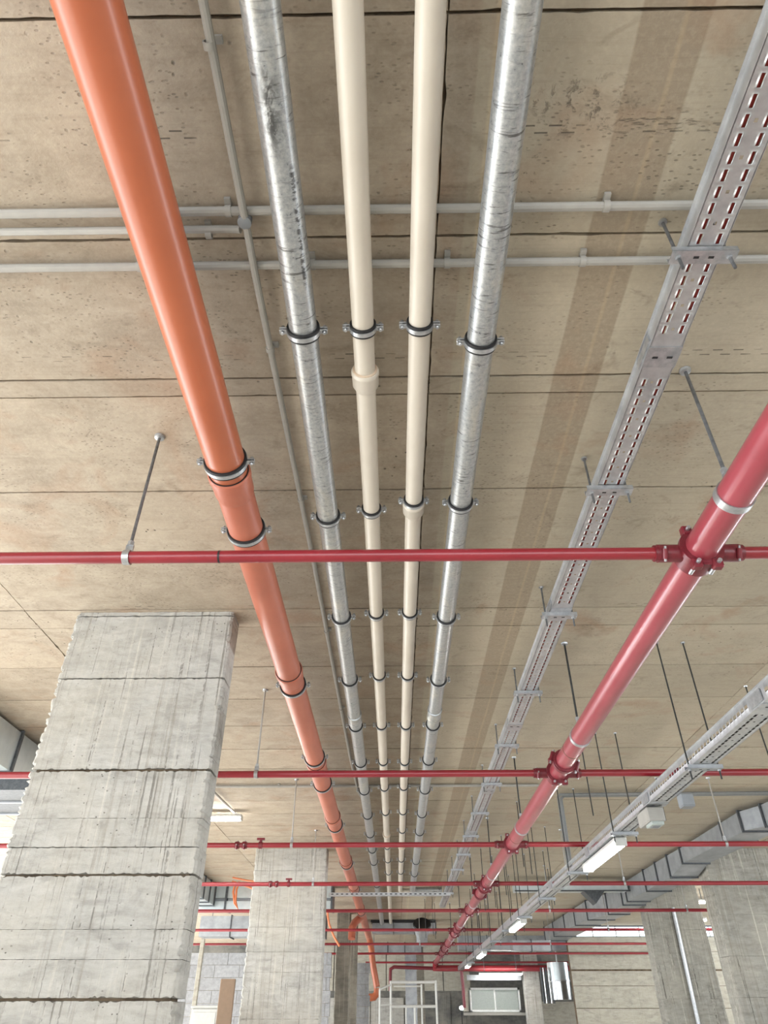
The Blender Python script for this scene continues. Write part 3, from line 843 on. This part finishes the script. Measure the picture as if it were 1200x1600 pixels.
RL = ['red branch pipe crossing the picture nearest the camera', 'dark red branch pipe crossing second from the camera',
      'third red branch pipe from the camera, above the second left pier', 'fourth red branch pipe from the camera, across the second left pier',
      'fifth red branch pipe from the camera', 'sixth red branch pipe from the camera', 'seventh red branch pipe from the camera',
      'eighth red branch pipe from the camera', 'ninth and farthest thin red branch pipe']
for i, y in enumerate(RY):
    x0, x1 = (-9.0, 10.5) if i < 7 else (-1.3 if i == 8 else -3.4, 10.0)
    t = thing('sprinkler_branch', (0, y, ZR - RB), RL[i], 'pipe', 'red sprinkler branch pipes')
    gap = RM + .10
    if i == 8: gap = -.01
    MB().tube((x0, y, ZR), (XM - gap, y, ZR), RB, 24).build('pipe_run', 'red', t)
    MB().tube((XM + gap, y, ZR), (x1, y, ZR), RB, 24).build('pipe_run', 'red', t)
    if i < 8:
        for s_ in (-1, 1):
            coupling(t, (XM + s_ * (RM + .12), y, ZR), (1, 0, 0), RB, .09, .6)
    if i in (2, 3):
        xc = (-2.42, -2.44)[i - 2]
        sp = .115 if i == 2 else .125
        coupling(t, (xc - .0, y, ZR), (1, 0, 0), RB, .07, .6); coupling(t, (xc + sp, y, ZR), (1, 0, 0), RB, .07, .6)
        MB().tube((xc + .36, y, ZR), (xc + .36, y, ZR + .1), .022, 10).ring((xc + .36, y, ZR), (1, 0, 0), RB, RB + .014, .05, 16).box((xc + .36, y, ZR + .085), (.12, .05, .03)).build('outlet', 'red_fit', t)
    if i == 0:
        MB().ring((-1.02, y, ZR), (1, 0, 0), RB, RB + .001, .012, 24).build('weld_mark', 'black', t)
    if i == 1:
        xc = 2.97
        coupling(t, (3.12, y, ZR), (1, 0, 0), RB, .09, .6)
# far cross main
fm = thing('sprinkler_cross_main', (4, 36.3, 1.95), 'thick red pipe crossing at the far end of the main', 'pipe')
MB().path([(XM, 36.2, ZR), (XM, 36.45, ZR - .05), (XM - .02, 36.6, 2.05), (XM + .3, 36.6, 2.03), (9, 36.6, 2.03)], .12, 18).build('pipe_run', 'red', fm)
MB().path([(XM - .1, 36.6, 2.03), (-.05, 36.6, 2.08), (-.2, 36.6, 2.0), (-.22, 36.6, 1.2)], .07, 14).build('drop_pipe', 'red_fit', fm)
MB().path([(2.95, 36.62, 1.95), (2.98, 36.62, 1.4), (3.0, 36.62, .6)], .07, 14).build('riser', 'red_fit', fm)
# hanger rods with strap bands
def strap_hanger(x, y, r, label, group, axis, rodmat='rod', strapw=.05):
    t = thing('pipe_hanger', (x, y, ZR + r), label, 'pipe hanger', group)
    ax = (0, 1, 0) if axis == 'y' else (1, 0, 0)
    MB().ring((x, y, ZR), ax, r + .001, r + .008, strapw, 32).build('strap', 'zinc', t, (x, y, ZR))
    k = r / .093
    h = .07 if axis == 'y' else .05
    MB().box((x - (.0), y, ZR + r + h * .5), (.02, .045, h) if axis == 'y' else (.045, .012, h)).build('strap_neck', 'zinc', t)
    MB().lathe((x, y, ZR + r + h - .005), (0, 0, 1), [(0, .02), (.03, .02)], 6).build('nut', 'zinc', t)
    MB().tube((x, y, ZR + r + h), (x, y, CEIL), .0105, 8).build('threaded_rod', rodmat, t)
    MB().lathe((x, y, CEIL - .02), (0, 0, 1), [(0, .016), (.004, .032), (.019, .036)], 14).build('anchor', 'zinc', t)
for i, y in enumerate((2.84, 6.57, 10.37, 14.1, 17.9, 21.7, 25.5)):
    strap_hanger(XM, y, RM, '%s strap hanger along the thick red main, counted from the camera' % ORD[i], 'hangers of the red main', 'y', 'rod' if i == 0 else 'blackrod')
br = [(-1.57, 0, 'strap hanger on the nearest red branch pipe, left of the orange pipe'),
      (-1.52, 1, 'strap hanger on the second red branch pipe, right of the front left pier'),
      (-1.58, 2, 'strap hanger on the third red branch pipe, over the second left pier'),
      (-1.60, 3, 'strap hanger on the fourth red branch pipe, in front of the second left pier'),
      (5.08, 2, 'strap hanger on the third red branch pipe, left of the right duct'),
      (4.5, 3, 'strap hanger on the fourth red branch pipe, left of the right duct'),
      (3.4, 3, 'strap hanger on the fourth red branch pipe, beside the low-hung tray'),
      (3.75, 4, 'strap hanger on the fifth red branch pipe, left of the right duct'),
      (7.05, 4, 'strap hanger on the fifth red branch pipe, at the right pier'),
      (6.2, 5, 'strap hanger on the sixth red branch pipe, below the strip window'),
      (-2.35, 4, 'strap hanger on the fifth red branch pipe, beside the dark pier'),
      (-4.2, 5, 'strap hanger on the sixth red branch pipe, left of the second pier'),
      (.85, 6, 'strap hanger on the seventh red branch pipe, near the silver riser'),
      (5.3, 6, 'strap hanger on the seventh red branch pipe, below the right duct')]
for x, i, l in br:
    strap_hanger(x, RY[i], RB, l, 'hangers of the red branch pipes', 'x', 'rod' if i == 0 else 'conduit', .04)

# bare hanging rods
def bare_rod(x, y, z, label, group='bare threaded rods hanging from the slab'):
    t = thing('hanging_rod', (x, y, z), label, 'rod', group)
    MB().tube((x, y, z), (x, y, CEIL), .008, 6).build('threaded_rod', 'blackrod', t)
    MB().lathe((x, y, CEIL - .012), (0, 0, 1), [(0, .018), (.011, .022)], 8).build('anchor', 'zinc', t)
bare_rod(4.16, 7.73, 2.0, 'bare hanging rod passing behind the low-hung tray at the right edge')
bare_rod(4.24, 11.46, 2.55, 'short bare rod right of the low-hung tray below its second bracket')
bare_rod(2.62, 9.6, 2.2, 'bare hanging rod just left of the low-hung tray, nearest of its cluster')
far_rods = []
for x, y in ((2.2, 12.9), (2.45, 13.6), (2.25, 15.6), (2.6, 16.1), (1.95, 16.9), (2.3, 17.8), (2.7, 18.4), (2.1, 20.1), (2.5, 21.0), (2.9, 21.5), (2.2, 22.6),
             (2.6, 23.8), (1.1, 22.8), (.95, 24.5), (1.3, 25.5), (2.35, 25.8), (2.75, 26.4), (3.4, 17.2), (3.9, 19.4), (3.6, 22.2)):
    far_rods.append((x / y, x, y))
for i, (q, x, y) in enumerate(sorted(far_rods)):
    bare_rod(x, y, 1.95 + random.uniform(-.1, .3), '%s bare dark rod from the left in the far cluster beyond the red main' % ORD[i])
bare_rod(-4.75, 12.6, 2.35, 'bare hanging rod at the far left edge beside the front pier')

# ================================================================== DUCTS
def duct_section(t, c0, c1, mat):
    """c = (x0,x1,z0,z1,y) rectangular rings"""
    v = []
    for (x0, x1, z0, z1, y) in (c0, c1):
        v += [(x0, y, z0), (x1, y, z0), (x1, y, z1), (x0, y, z1)]
    m = MB(); m.add(v, [(0, 1, 5, 4), (1, 2, 6, 5), (2, 3, 7, 6), (3, 0, 4, 7), (0, 3, 2, 1), (4, 5, 6, 7)])
    m.build('duct_section', mat, t)
def duct_flange(t, c, mat, w=.05, e=.028):
    x0, x1, z0, z1, y = c
    z1 = min(z1, CEIL - e - .002)
    m = MB().span((x0 - e, y - w / 2, z0 - e), (x1 + e, y + w / 2, z0)).span((x0 - e, y - w / 2, z1), (x1 + e, y + w / 2, z1 + e))
    m.span((x0 - e, y - w / 2, z0), (x0, y + w / 2, z1)).span((x1, y - w / 2, z0), (x1 + e, y + w / 2, z1))
    m.build('flange', mat, t)
dr = thing('air_duct', (6.6, 18, 2.7), 'grey rectangular sheet-metal duct stepping along the right side', 'duct')
ct = CEIL - .08
secs = [(6.75, 7.4, 2.70, ct, 10.2), (6.62, 7.3, 2.74, ct, 11.8), (6.5, 7.1, 2.78, ct, 12.9), (6.3, 6.92, 2.80, ct, 13.37), (6.3, 6.9, 2.80, ct, 14.25), (6.3, 6.86, 2.83, ct, 16.6), (6.27, 6.85, 2.68, ct, 17.41), (6.27, 6.85, 2.70, ct, 18.3),
        (6.27, 6.85, 2.67, ct, 19.28), (6.27, 6.85, 2.67, ct, 21.05), (6.27, 6.85, 2.64, ct, 21.5), (6.26, 6.85, 2.60, ct, 23.1), (6.0, 6.8, 2.62, ct, 24.6), (6.0, 6.8, 2.66, ct, 26.4), (6.0, 6.8, 2.68, ct, 28.1), (6.0, 6.8, 2.68, ct, 30.2), (5.95, 6.8, 2.68, ct, 31.8)]
for i in range(len(secs) - 1):
    duct_section(dr, secs[i], secs[i + 1], 'duct')
for c in secs: duct_flange(dr, c, 'flange')
# side spigot tray / cross duct in front of the right duct
cd = thing('cross_duct', (4.4, 19.6, 2.75), 'flat pale duct crossing from the low-hung tray to the right duct', 'duct')
MB().span((3.2, 20.6, 2.86), (6.2, 21.0, 3.02)).build('duct_section', 'foil', cd)
MB().span((3.2, 20.57, 2.84), (6.25, 20.6, 2.87)).build('edge_strip', 'flange', cd)
v = [(5.0, 20.5, 2.84), (5.55, 20.5, 2.84), (5.28, 20.5, 2.55), (5.0, 20.9, 2.84), (5.55, 20.9, 2.84), (5.28, 20.9, 2.55)]
m = MB(); m.add(v, [(0, 1, 2), (3, 5, 4), (0, 3, 4, 1), (1, 4, 5, 2), (2, 5, 3, 0)]); m.build('gusset', 'flange', cd)
# far-right mess: transverse duct runs
for (a, b, mat, l) in (((2.6, 33.0, 2.45), (7.4, 33.6, 2.95), 'duct', 'dull grey duct crossing far back below the slab on the right'),
                       ((4.4, 30.2, 2.22), (5.85, 30.7, 2.55), 'duct', 'stubby grey duct below the right duct, far back')):
    t = thing('cross_duct', ((a[0] + b[0]) / 2, a[1], a[2]), l, 'duct')
    n = max(2, int((b[0] - a[0]) / 1.1))
    for k in range(n):
        xa = a[0] + (b[0] - a[0]) * k / n; xb = a[0] + (b[0] - a[0]) * (k + 1) / n
        MB().span((xa, a[1], a[2]), (xb - .02, b[1], b[2])).build('duct_section', mat, t)
        MB().span((xb - .03, a[1] - .03, a[2] - .03), (xb, b[1] + .03, b[2] + .03)).build('flange', 'flange', t)
# left aluminium-faced duct
dl = thing('insulated_duct', (-5.6, 14, 2.62), 'bright foil-faced duct along the left, behind the front pier', 'duct')
yy = [7.5, 9.12, 10.75, 12.4, 14.0, 15.6, 17.2, 18.8, 20.3, 20.95, 21.6]
for i in range(len(yy) - 1):
    duct_section(dl, (-5.42, -5.02, 2.66, CEIL - .04, yy[i]), (-5.42, -5.02, 2.66, CEIL - .04, yy[i + 1]), 'foil')
for y in yy: duct_flange(dl, (-5.42, -5.02, 2.66, CEIL - .04, y), 'flange', .05)
dc = thing('insulated_duct', (-4, 22, 2.6), 'bright foil-faced duct crossing behind the second left pier', 'duct')
for xa, xb in ((-6.2, -4.75), (-4.7, -3.3), (-3.25, -1.78)):
    MB().span((xa, 21.8, 2.86), (xb, 22.5, CEIL - .03)).build('duct_section', 'foil', dc)
    MB().span((xa, 21.75, 2.58), (xb, 22.4, 2.78)).build('duct_section', 'foil', dc)
    MB().span((xb, 21.72, 2.56), (xb + .05, 22.5, CEIL - .02)).build('flange', 'flange', dc)
MB().span((-6.2, 21.9, 2.78), (-1.8, 22.3, 2.86)).build('gap_strip', 'duct', dc)
# lower dark duct left edge
t = thing('cross_duct', (-6, 10.5, 2.3), 'dark flat duct under the foil-faced duct at the left edge', 'duct')
for ya, yb in ((9.25, 9.85), (9.87, 10.5)):
    MB().span((-6.6, ya, 2.46), (-4.55, yb, 2.6)).build('duct_section', 'flange', t)
    MB().span((-6.62, yb - .04, 2.44), (-4.53, yb, 2.62)).build('flange', 'duct', t)
MB().tube((-4.7, 9.6, 2.6), (-4.7, 9.6, CEIL - .004), .012, 6).build('drop_rod', 'rod', t)
t = thing('cross_duct', (-4, 26.8, 2.3), 'dark grey duct between the block wall and the foil duct', 'duct')
for k in range(4):
    MB().span((-6.2 + k * 1.0, 25.2, 2.24), (-5.22 + k * 1.0, 25.9, 2.8)).build('duct_section', 'duct', t)
    MB().span((-5.23 + k * 1.0, 25.17, 2.21), (-5.2 + k * 1.0, 25.93, 2.83)).build('flange', 'flange', t)
# duct across behind the end of the cream pipes
t = thing('cross_duct', (.1, 30, 2.78), 'grey duct crossing where the cream pipes end', 'duct')
for k in range(3):
    MB().span((-.85 + k * .8, 30, 2.78), (-.07 + k * .8, 30.6, 3.1)).build('duct_section', 'duct', t)
    MB().span((-.06 + k * .8, 29.97, 2.76), (-.03 + k * .8, 30.62, 3.12)).build('flange', 'flange', t)
MB().span((-.9, 29.9, 3.12), (1.55, 30.6, 3.19)).build('shadow_strip', 'black', t)  # black strip painted in for the shadow line above the duct
t = thing('duct_cowl', (.95, 28.9, 2.85), 'dark-mouthed sheet-metal cowl hanging left of the far red main', 'duct')
MB().lathe((.98, 28.6, 2.9), (0, .5, -.55), [(0, .34), (.02, .34), (.45, .20), (.7, .2)], 20).build('cone', 'duct', t)
MB().lathe((.98, 28.59, 2.91), (0, .5, -.55), [(-.03, .31), (.0, .32)], 20).build('mouth', 'black', t)
t = thing('cross_duct', (.2, 33, 2.2), 'low grey duct crossing below the far cream pipe ends', 'duct')
for k in range(3):
    MB().span((-1.0 + k * .72, 34.3, 2.42), (-.32 + k * .72, 34.8, 2.82)).build('duct_section', 'duct', t)
    MB().span((-.32 + k * .72, 34.27, 2.4), (-.28 + k * .72, 34.83, 2.84)).build('flange', 'flange', t)
# riser of short silver sections
t = thing('duct_riser', (.72, 37, FLOOR), 'silver segmented riser standing against the far wall', 'duct')
z = FLOOR
k = 0
while z < 2.9:
    MB().span((.46, 37.0, z), (.96, 37.4, z + .42)).build('riser_section', 'duct', t)
    MB().span((.44, 36.98, z + .42), (.98, 37.42, z + .46)).build('riser_flange', 'duct', t)
    z += .46; k += 1
t = thing('duct_drum', (6.75, 33.9, 1.0), 'shiny round duct drum left of the cross wall', 'duct')
MB().lathe((6.72, 34.0, .82), (0, 0, 1), [(0, .42), (.62, .42)], 28).build('drum_body', 'drum', t)
MB().lathe((6.72, 34.0, 1.46), (0, 0, 1), [(0, .42), (.62, .42)], 28).build('drum_body', 'foil', t)
MB().lathe((6.72, 34.0, 1.43), (0, 0, 1), [(0, .44), (.04, .44)], 28).build('seam_band', 'zinc', t)
MB().tube((6.72, 34.0, 2.08), (6.72, 34.0, CEIL - .004), .03, 8).build('drop_rod', 'zinc', t)
for k in range(5):
    MB().tube((5.98 + .1 * k, 33.8 , .7), (5.98 + .1 * k, 33.8, 1.9), .035, 8).build('louvre_rod', 'drum' if k % 2 else 'flange', t)

# ================================================================== LAMPS
def tube_light(c, L, along, label, power=26, rods=True):
    t = thing('tube_light', c, label, 'light', 'hanging tube lights')
    x, y, z = c
    d = (lambda l, w, h: (w, l, h)) if along == 'y' else (lambda l, w, h: (l, w, h))
    MB().box((x, y, z + .045), d(L + .04, .16, .05)).build('housing', 'white', t, bevel=.01)
    MB().box((x, y, z - .0), d(L, .14, .06)).build('diffuser', 'lamp', t, bevel=.02)
    for s_ in (-1, 1):
        e = (x, y + s_ * (L / 2 + .012), z) if along == 'y' else (x + s_ * (L / 2 + .012), y, z)
        MB().box(e, d(.024, .15, .07)).build('end_cap', 'white', t, bevel=.006)
    return t
tube_light((2.89, 10.45, 1.855), 1.83, 'y', 'nearest bright tube light under the low-hung cable tray')
tube_light((2.89, 18.75, 1.855), 1.83, 'y', 'second tube light under the low-hung cable tray')
tube_light((2.89, 27.1, 1.855), 1.83, 'y', 'third tube light under the low-hung cable tray')
tube_light((2.89, 32.4, 1.855), 1.2, 'y', 'farthest small tube light under the low-hung cable tray')
tube_light((4.6, 36.0, 1.78), 1.85, 'x', 'far tube light set crosswise above the two-pane window')
tube_light((-3.75, 13.5, 3.06), 1.83, 'x', 'tube light on the slab just right of the front left pier')
tube_light((8.25, 22.7, 2.85), 1.83, 'x', 'upper bright tube light glimpsed between the two right piers')
tube_light((8.7, 24.6, 2.6), 1.83, 'x', 'lower bright tube light glimpsed between the two right piers')
fb = thing('bulb_light', (3.02, 38.6, .62), 'small round bright bulb on the far wall', 'light')
MB().lathe((3.02, 38.6, .55), (0, 0, 1), [(0, .02), (.03, .08), (.08, .1), (.13, .08), (.16, .03)], 16).build('bulb', 'bulb', fb)
MB().tube((3.02, 38.6, FLOOR), (3.02, 38.6, .56), .02, 8).build('stand', 'black', fb)
# emergency light box and switch box under tray
em = thing('emergency_light', (2.95, 8.1, 1.72), 'pale plastic emergency light box under the low-hung cable tray', 'light')
MB().box((2.87, 8.18, 1.85), (.19, .36, .15)).build('body', 'conduit', em, bevel=.012)
MB().box((2.87, 8.10, 1.76), (.14, .2, .04)).build('lens', 'pane', em, bevel=.008)
MB().box((2.87, 8.10, 1.737), (.08, .1, .006)).build('lens_window', 'box_grey', em)
sb = thing('junction_box', (3.09, 7.6, 1.8), 'small grey junction box beside the low-hung cable tray', 'junction box')
MB().box((3.07, 7.6, 1.885), (.13, .13, .12)).build('box_body', 'box_grey', sb, bevel=.008)
MB().box((3.07, 7.6, 1.822), (.12, .12, .008)).build('lid', 'box_grey', sb)

# ================================================================== BACKGROUND THINGS
def block_wall(x0, x1, y, th, ztop, label, bw=.8, bh=.335, ragged=True):
    t = thing('block_wall', ((x0 + x1) / 2, y, FLOOR), label, 'wall')
    z = FLOOR; r = 0
    while z + bh <= ztop + .01:
        x = x0 - (bw / 2 if r % 2 else 0)
        while x < x1 - .05:
            a = max(x, x0); b = min(x + bw, x1 - (random.uniform(0, .05) if ragged else 0))
            if b - a > .06:
                MB().span((a + .006, y + random.uniform(0, .008), z + .006), (b - .006, y + th, z + bh - .006)).build('block', 'block', t)
            x += bw
        z += bh; r += 1
    MB().span((x0 + .02, y + .02, FLOOR), (x1 - .06, y + th - .02, z - .02)).build('mortar_core', 'column_dark', t)
    return t
block_wall(-7.4, -2.05, 26.3, .3, 2.1, 'white aircrete block wall between the left piers')
block_wall(-1.5, -.93, 30.8, .3, 1.95, 'narrow pale block wall stub right of the dark pier')
# plank, cabinet, scaffold
pk = tag(MB().box((-2.83, 14.0, (FLOOR + .63) / 2), (.25, .06, .63 - FLOOR)).build('wooden_plank', 'wood', bevel=.01), 'upright raw wooden plank left of the second pier', 'plank')
cb = thing('fixture', (-3.62, 16.0, FLOOR), 'white metal cabinet behind the wooden plank', 'fixture')  # white box-like fixture, given a body that stands on the floor
MB().span((-3.87, 16, FLOOR), (-3.36, 16.5, .26)).build('body', 'white', cb, bevel=.02)
MB().span((-3.89, 15.98, .26), (-3.34, 16.52, .30)).build('top', 'white', cb, bevel=.01)
MB().span((-3.83, 15.985, FLOOR + .15), (-3.40, 16.0, .2)).build('door', 'white', cb, bevel=.006)
sf = thing('scaffold_frame', (.5, 24, FLOOR), 'white tubular scaffold frame in the middle distance', 'scaffold')
def bar(a, b, r=.03, name='tube'):
    MB().tube(a, b, r, 10).build(name, 'white', sf)
YS = 24
bar((-.13, YS, FLOOR), (-.13, YS, 1.03)); bar((1.19, YS, FLOOR), (1.17, YS, 1.04)); bar((.78, YS + .8, FLOOR), (.78, YS + .8, .98), .026)
bar((-.13, YS, 1.0), (1.17, YS, 1.0), .036, 'rail'); bar((-.13, YS, .43), (1.17, YS, .43), .036, 'rail'); bar((-.05, YS + .8, .93), (.78, YS + .8, .93), .02, 'rail')
bar((.30, YS, FLOOR), (.30, YS, .40), .024); bar((.55, YS, FLOOR), (.55, YS, .40), .03)
bar((-.44, YS - .4, .82), (-.15, YS, .93), .024, 'rail'); bar((-.44, YS - .4, .45), (-.15, YS, .47), .02, 'rail'); bar((-.44, YS - .4, FLOOR), (-.44, YS - .4, .82), .026)
# two-pane window on the far wall
w2_ = struct(thing('window_2', (4.5, 38.4, .45), 'white framed two-pane window panel on the far wall', None))
MB().span((3.42, 38.45, .50), (5.66, 38.5, 1.36)).build('backing', 'flange', w2_)
MB().span((3.48, 38.41, .56), (4.52, 38.44, 1.30)).build('pane', 'pane', w2_)
MB().span((4.58, 38.41, .56), (5.60, 38.44, 1.30)).build('pane', 'pane', w2_)
for a, b in (((3.40, .48), (5.70, .56)), ((3.40, 1.30), (5.70, 1.38)), ((3.40, .48), (3.48, 1.38)), ((5.62, .48), (5.70, 1.38)), ((4.52, .5), (4.58, 1.36))):
    MB().span((a[0], 38.36, a[1]), (b[0], 38.44, b[1])).build('window_frame', 'bright', w2_)
MB().span((3.1, 38.2, .36), (6.0, 38.6, .46)).build('window_sill', 'conduit', w2_)
MB().span((3.1, 38.25, .5), (3.32, 38.5, 1.9)).build('window_post', 'wallc', w2_)
# far cross beam/drain strip below lamps
tag(MB().span((3.2, 36.8, 1.60), (5.6, 37.05, 1.80)).build('cable_channel', 'duct'), 'grey cable channel under the far red cross pipe', 'channel')
# orange hoses by the left windows
def hose(pts, label, r=.018, mat='hose'):
    tag(MB().path(pts, r, 8).build('corrugated_hose', mat), label, 'hose', 'orange hoses behind the second left pier')
hose([(-4.35, 21.0, 3.15), (-4.38, 20.98, 2.9), (-4.3, 20.95, 2.62), (-4.2, 20.95, 2.5), (-4.28, 20.95, 2.66), (-4.3, 20.98, 2.95), (-4.25, 21.0, 3.15)], 'looped orange hose hanging beside the foil duct', .03)
hose([(-4.4, 20.8, 3.12), (-4.0, 20.7, 3.0), (-3.6, 20.6, 2.86)], 'orange hose sagging from the slab towards the second left pier', .025)
hose([(-4.3, 20.3, 3.14), (-3.9, 20.3, 3.07), (-3.4, 20.2, 3.0)], 'upper orange hose sagging towards the second left pier', .02)
hose([(-4.15, 22.6, 3.19), (-4.15, 22.6, 2.55), (-4.05, 22.6, 2.3), (-3.75, 22.6, 2.2), (-3.62, 22.6, 2.4), (-3.6, 22.6, 2.56)], 'orange hose hanging in a loop under the foil cross duct', .022)
hose([(-2.02, 23.6, 3.19), (-2.02, 23.6, 2.9), (-2.0, 23.6, 2.6), (-1.95, 23.6, 2.4), (-1.8, 23.6, 2.1), (-1.62, 23.6, 1.85)], 'pale orange hose slanting down beside the dark pier', .03)

def drop_rods(parent, pts, r=.012, mat='rod'):
    for x, y, z in pts:
        MB().tube((x, y, z), (x, y, CEIL - .006), r, 6).build('drop_rod', mat, parent)

for o_ in list(C.objects):
    l_ = o_.get('label', '')
    if l_.startswith('lower bright tube light glimpsed'): drop_rods(o_, [(8.1, 24.6, 2.67), (9.3, 24.6, 2.67)])
    if l_.startswith('upper bright tube light glimpsed'): drop_rods(o_, [(7.6, 22.7, 2.92), (8.9, 22.7, 2.92)])
    if l_.startswith('low grey duct crossing below'): drop_rods(o_, [(-.9, 34.5, 2.8), (1.0, 34.5, 2.8)])
    if l_.startswith('dark grey duct between'): drop_rods(o_, [(-5.9, 25.5, 2.6), (-4.0, 25.5, 2.6), (-2.5, 25.5, 2.6)])
    if l_.startswith('stubby grey duct'): drop_rods(o_, [(4.6, 30.4, 2.5), (5.7, 30.4, 2.5)])
    if l_.startswith('dull grey duct'): drop_rods(o_, [(2.8, 33.3, 2.9), (7.2, 33.3, 2.9)])
    if l_.startswith('far tube light set crosswise'): drop_rods(o_, [(3.9, 36.0, 1.84), (5.3, 36.0, 1.84)])
    if l_.startswith('grey cable channel'): drop_rods(o_, [(3.4, 36.9, 1.78), (5.4, 36.9, 1.78)])
